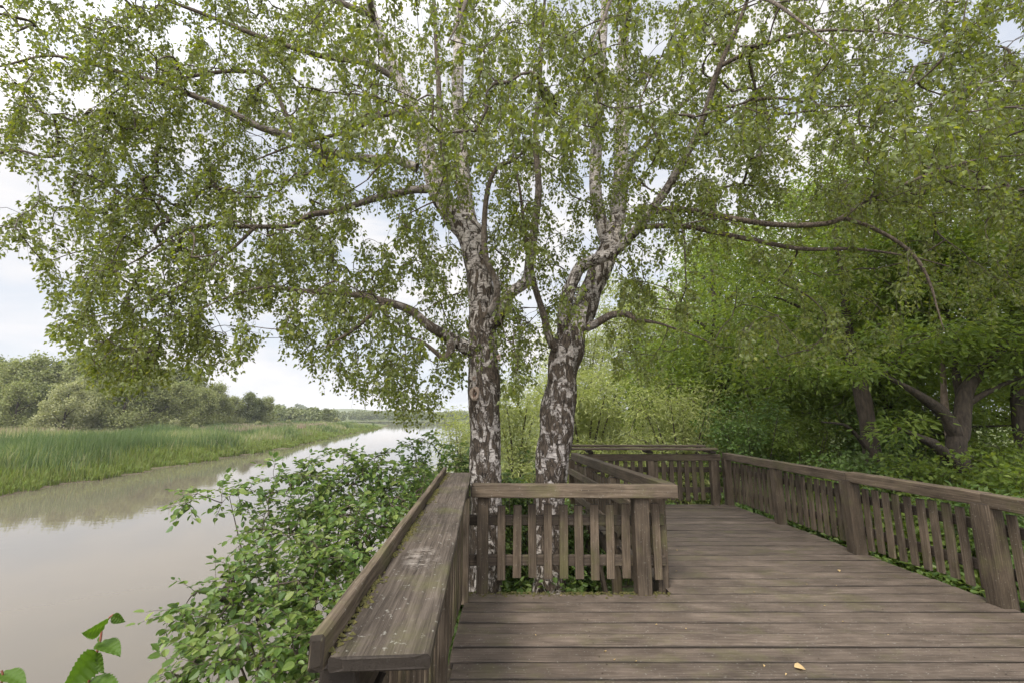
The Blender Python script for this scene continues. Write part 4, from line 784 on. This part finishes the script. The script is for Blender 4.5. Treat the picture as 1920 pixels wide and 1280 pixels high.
def undergrowth():
    a = Acc()
    def patch(x0, x1, y0, y1, n, h, size, shape=OVAL):
        c = int(n/22)+1; cx = RNG.uniform(x0, x1, c); cy = RNG.uniform(y0, y1, c); hh = h*RNG.uniform(.35, 1.05, c)
        i = np.repeat(np.arange(c), 22); m = len(i); u = RNG.random(m)**.6; r = .16+.1*hh[i]; th = RNG.uniform(0, 6.28, m); rr = r*np.sqrt(RNG.random(m))
        x = cx[i]+np.cos(th)*rr; y = cy[i]+np.sin(th)*rr; z = ground_z(x, y)+hh[i]*u
        keep = ~((x > -.55) & (x < 1.15+.0*y) & (y < 4.95)) & ~((x > 1.0) & (x < 4.42) & (y < 9.15)); x, y, z, th = x[keep], y[keep], z[keep], th[keep]; m = len(x)
        ax = np.stack((np.cos(th), np.sin(th), RNG.normal(-.05, .3, m)), 1); nr = RNG.normal(0, .4, (m, 3)); nr[:, 2] += 1
        leaves(a, np.stack((x, y, z), 1), ax, unit(nr), RNG.uniform(size*.6, size*1.15, m), shape)
    patch(4.45, 5.6, 2.2, 9.5, 12000, .95, .085); patch(5.4, 9, 3, 12, 9000, .9, .11); patch(1.2, 6, 9.2, 12, 6000, .9, .09); patch(9, 16, 6, 14, 7000, 1.0, .14)
    patch(-1.0, 1.3, 4.95, 6.9, 7500, 1.6, .085); patch(-1.3, 1.1, 6.8, 10, 4500, 1.2, .09); patch(-2.4, -.6, 1.2, 7, 5000, .9, .08); patch(-2.6, 2.5, 9.5, 16, 6000, 1.3, .12)
    tag(a.obj('undergrowth', M['hazel_leaf']), 'leafy green undergrowth on the bank below the deck railings', 'undergrowth', kind='stuff')
    a = Acc(); n = 16000; x = RNG.uniform(-2.5, 9, n); y = RNG.uniform(4.9, 24, n); k = ~((x > 1.0) & (x < 4.42) & (y < 9.15)) & (x > shore_right(y)+.2); x, y = x[k], y[k]
    blades(a, x, y, ground_z(x, y)-.03, RNG.uniform(.25, .75, len(x)), RNG.uniform(.006, .014, len(x))*np.clip(y/6, 1, 3), .35); tag(a.obj('bank_grass', M['sedge']), 'long pale grass on the bank behind the birches', 'grass', kind='stuff')
def far_bank():
    def proto(seed, leaf, wide=.3, n=11000, lowest=.04, size=.021):
        rs = np.random.default_rng(seed); c, w = Acc(), Acc(); nb = 46; pos = []; nrm = []
        for k in range(nb):
            z = rs.uniform(lowest, .9); prof = wide*(math.sin(math.pi*min(1, (z+.12)/1.08)**.85)**.7); th = rs.uniform(0, 6.28); r = prof*math.sqrt(rs.random())*.8
            ce = np.array((math.cos(th)*r, math.sin(th)*r, z)); br = rs.uniform(.07, .14)*(1.1-.35*z); m = n//nb
            d = unit(rs.normal(0, 1, (m, 3))); q = ce+d*br*np.abs(rs.normal(.82, .25, (m, 1)))*np.array((1, 1, 1.1)); pos.append(q); nrm.append(unit(d+rs.normal(0, .7, (m, 3))+np.array((0, 0, .1))))
        pos = np.concatenate(pos); nrm = np.concatenate(nrm); pos[:, 2] = np.clip(pos[:, 2], .0, 1.02); ax = np.cross(nrm, rs.normal(0, 1, nrm.shape)); ax[:, 2] -= .2
        leaves(c, pos, ax, nrm, rs.uniform(size*.6, size*1.3, len(pos)), CLUMP)
        v, q = tubes(np.array([[(0, 0, -.04), (.006, .004, .3), (-.004, .01, .6), (0, 0, .85)]]), np.array([[.022, .016, .010, .003]]), 8); w.add(v, q)
        for k in range(6):
            th = k*1.1; v, q = tubes(np.array([[(0, 0, .15+.08*k), (math.cos(th)*.1, math.sin(th)*.1, .26+.08*k), (math.cos(th)*.2, math.sin(th)*.2, .36+.07*k)]]), np.array([[.008, .005, .002]]), 6); w.add(v, q)
        return c.mesh('crown', M[leaf]), w.mesh('trunk', M['bark'], True)
    kinds = {'a': proto(31, 'far_leaf', .27), 'b': proto(32, 'far_leaf', .33), 'c': proto(33, 'far_dark', .28), 'p': proto(34, 'far_pale', .47, 15000, .05, .022), 's': proto(35, 'far_pale', .5, 5000, .05, .04), 't': proto(36, 'far_dark', .24)}
    rs = np.random.default_rng(8)
    def tree(kind, px, top, Y, label, group=None, wide=1.0, name='far_tree', cat='tree'):
        x = at(px, 780, Y)[0]; z = gz(x, Y)-.1; h = at(px, top, Y)[2]-z; t = empty(name, (x, Y, z), label, cat, group)
        for nm, me in zip(('crown', 'trunk'), kinds[kind]):
            o = bpy.data.objects.new(nm, me); COL.objects.link(o); o.parent = t
        t.scale = (h*wide, h*wide, h); t.rotation_euler = (0, 0, rs.uniform(0, 6.28)); return t
    wood = 'grey-green tree of the wood behind the reed bed across the river'; G = 'trees of the wood across the river'
    for k, px, top, Y in (('a', -70, 672, 98), ('c', -20, 666, 102), ('b', 22, 670, 99), ('a', 62, 657, 101), ('c', 102, 670, 104), ('b', 140, 659, 102), ('a', 178, 668, 100), ('c', 212, 664, 104), ('b', 252, 670, 106), ('a', 292, 678, 108), ('c', 326, 682, 112), ('b', 362, 692, 118), ('a', 402, 712, 124),
                          ('a', -25, 705, 86), ('b', 30, 712, 86), ('c', 75, 716, 90), ('a', 190, 705, 88), ('b', 232, 688, 88), ('a', 282, 700, 92), ('b', 335, 712, 98), ('a', 376, 722, 104), ('c', 165, 725, 92), ('c', 258, 730, 94), ('b', -90, 700, 88), ('c', 310, 735, 98), ('c', 5, 735, 88)):
        tree(k, px, top, Y, wood, G, rs.uniform(1.0, 1.25))
    tree('p', 122, 708, 82, 'rounded pale silver-green willow in front of the wood across the river', name='far_willow', cat='willow')
    for px, top, Y, lb in ((326, 783, 90, 'left one of two young pale bushes at the foot of the far wood'), (368, 792, 92, 'right one of two young pale bushes at the foot of the far wood'), (541, 785, 150, 'lone small round bush on the far bank meadow'), (486, 787, 118, 'low bush at the right end of the far wood')):
        tree('s', px, top, Y, lb, None, 1.0, 'far_bush', 'bush')
    G2 = 'trees at the thinning right end of the far wood'
    for k, px, top, Y in (('a', 415, 735, 126), ('b', 436, 740, 134), ('t', 463, 731, 138), ('t', 480, 742, 142), ('a', 498, 739, 146)): tree(k, px, top, Y, 'slim grey tree at the thinning right end of the far wood', G2, 1.1)
    tree('t', 611, 763, 190, 'lone taller tree on the far bank beyond the meadow', wide=1.4); tree('s', 632, 780, 195, 'pale bush right of the lone far tree', None, 1, 'far_bush', 'bush')
    # far-off woods that read as one mass
    m1 = kinds['c'][0]
    def mass(name, label, spans, leaf):
        a = Acc()
        for (x0, x1, Y, h0, h1, n) in spans:
            nb = n; xs = np.linspace(x0, x1, nb)+rs.normal(0, (x1-x0)/nb, nb)
            for x in xs:
                yy = Y+rs.uniform(-.06, .10)*Y; h = rs.uniform(h0, h1); r = h*rs.uniform(.28, .42); m = 170; d = unit(rs.normal(0, 1, (m, 3))); z0 = gz(x, yy)
                q = np.array((x, yy, z0+h*.5))+d*np.array((r, r, h*.5))*rs.uniform(.75, 1.05, (m, 1)); nr = unit(d+rs.normal(0, .4, (m, 3))); ax = np.cross(nr, rs.normal(0, 1, nr.shape)); leaves(a, q, ax, nr, h*.13*rs.uniform(.7, 1.4, m), CLUMP)
        tag(a.obj(name, M[leaf]), label, 'woods', kind='stuff')
    mass('woods', 'line of woods on the far bank right of the meadow trees', [(-120, -97, 240, 6.5, 9, 34), (-190, -112, 235, 8, 11, 50)], 'far_dark')
    mass('distant_woods', 'distant blue-green woods along the end of the river', [(-330, -120, 640, 8, 12, 90), (-190, -40, 500, 7, 10.5, 80), (-60, 400, 540, 9, 14, 120), (-900, -330, 700, 12, 22, 120)], 'far_dark')
woodland(); hazel(); sprig(); reeds(); undergrowth(); far_bank()

def haze():
    a = Acc(); x0, x1, y0, y1, z0, z1 = -1600, 1600, -120, 1500, -6, 40
    a.add([(x0, y0, z0), (x1, y0, z0), (x1, y1, z0), (x0, y1, z0), (x0, y0, z1), (x1, y0, z1), (x1, y1, z1), (x0, y1, z1)], [(0, 3, 2, 1), (4, 5, 6, 7), (0, 1, 5, 4), (1, 2, 6, 5), (2, 3, 7, 6), (3, 0, 4, 7)])
    m, nt, N, L = new_mat('haze_air'); out = N('ShaderNodeOutputMaterial'); v = N('ShaderNodeVolumePrincipled'); v.inputs['Color'].default_value = (.92, .95, 1, 1); v.inputs['Density'].default_value = .0002
    L(v.outputs[0], out.inputs['Volume']); tag(a.obj('haze', m), kind='stuff')
haze()
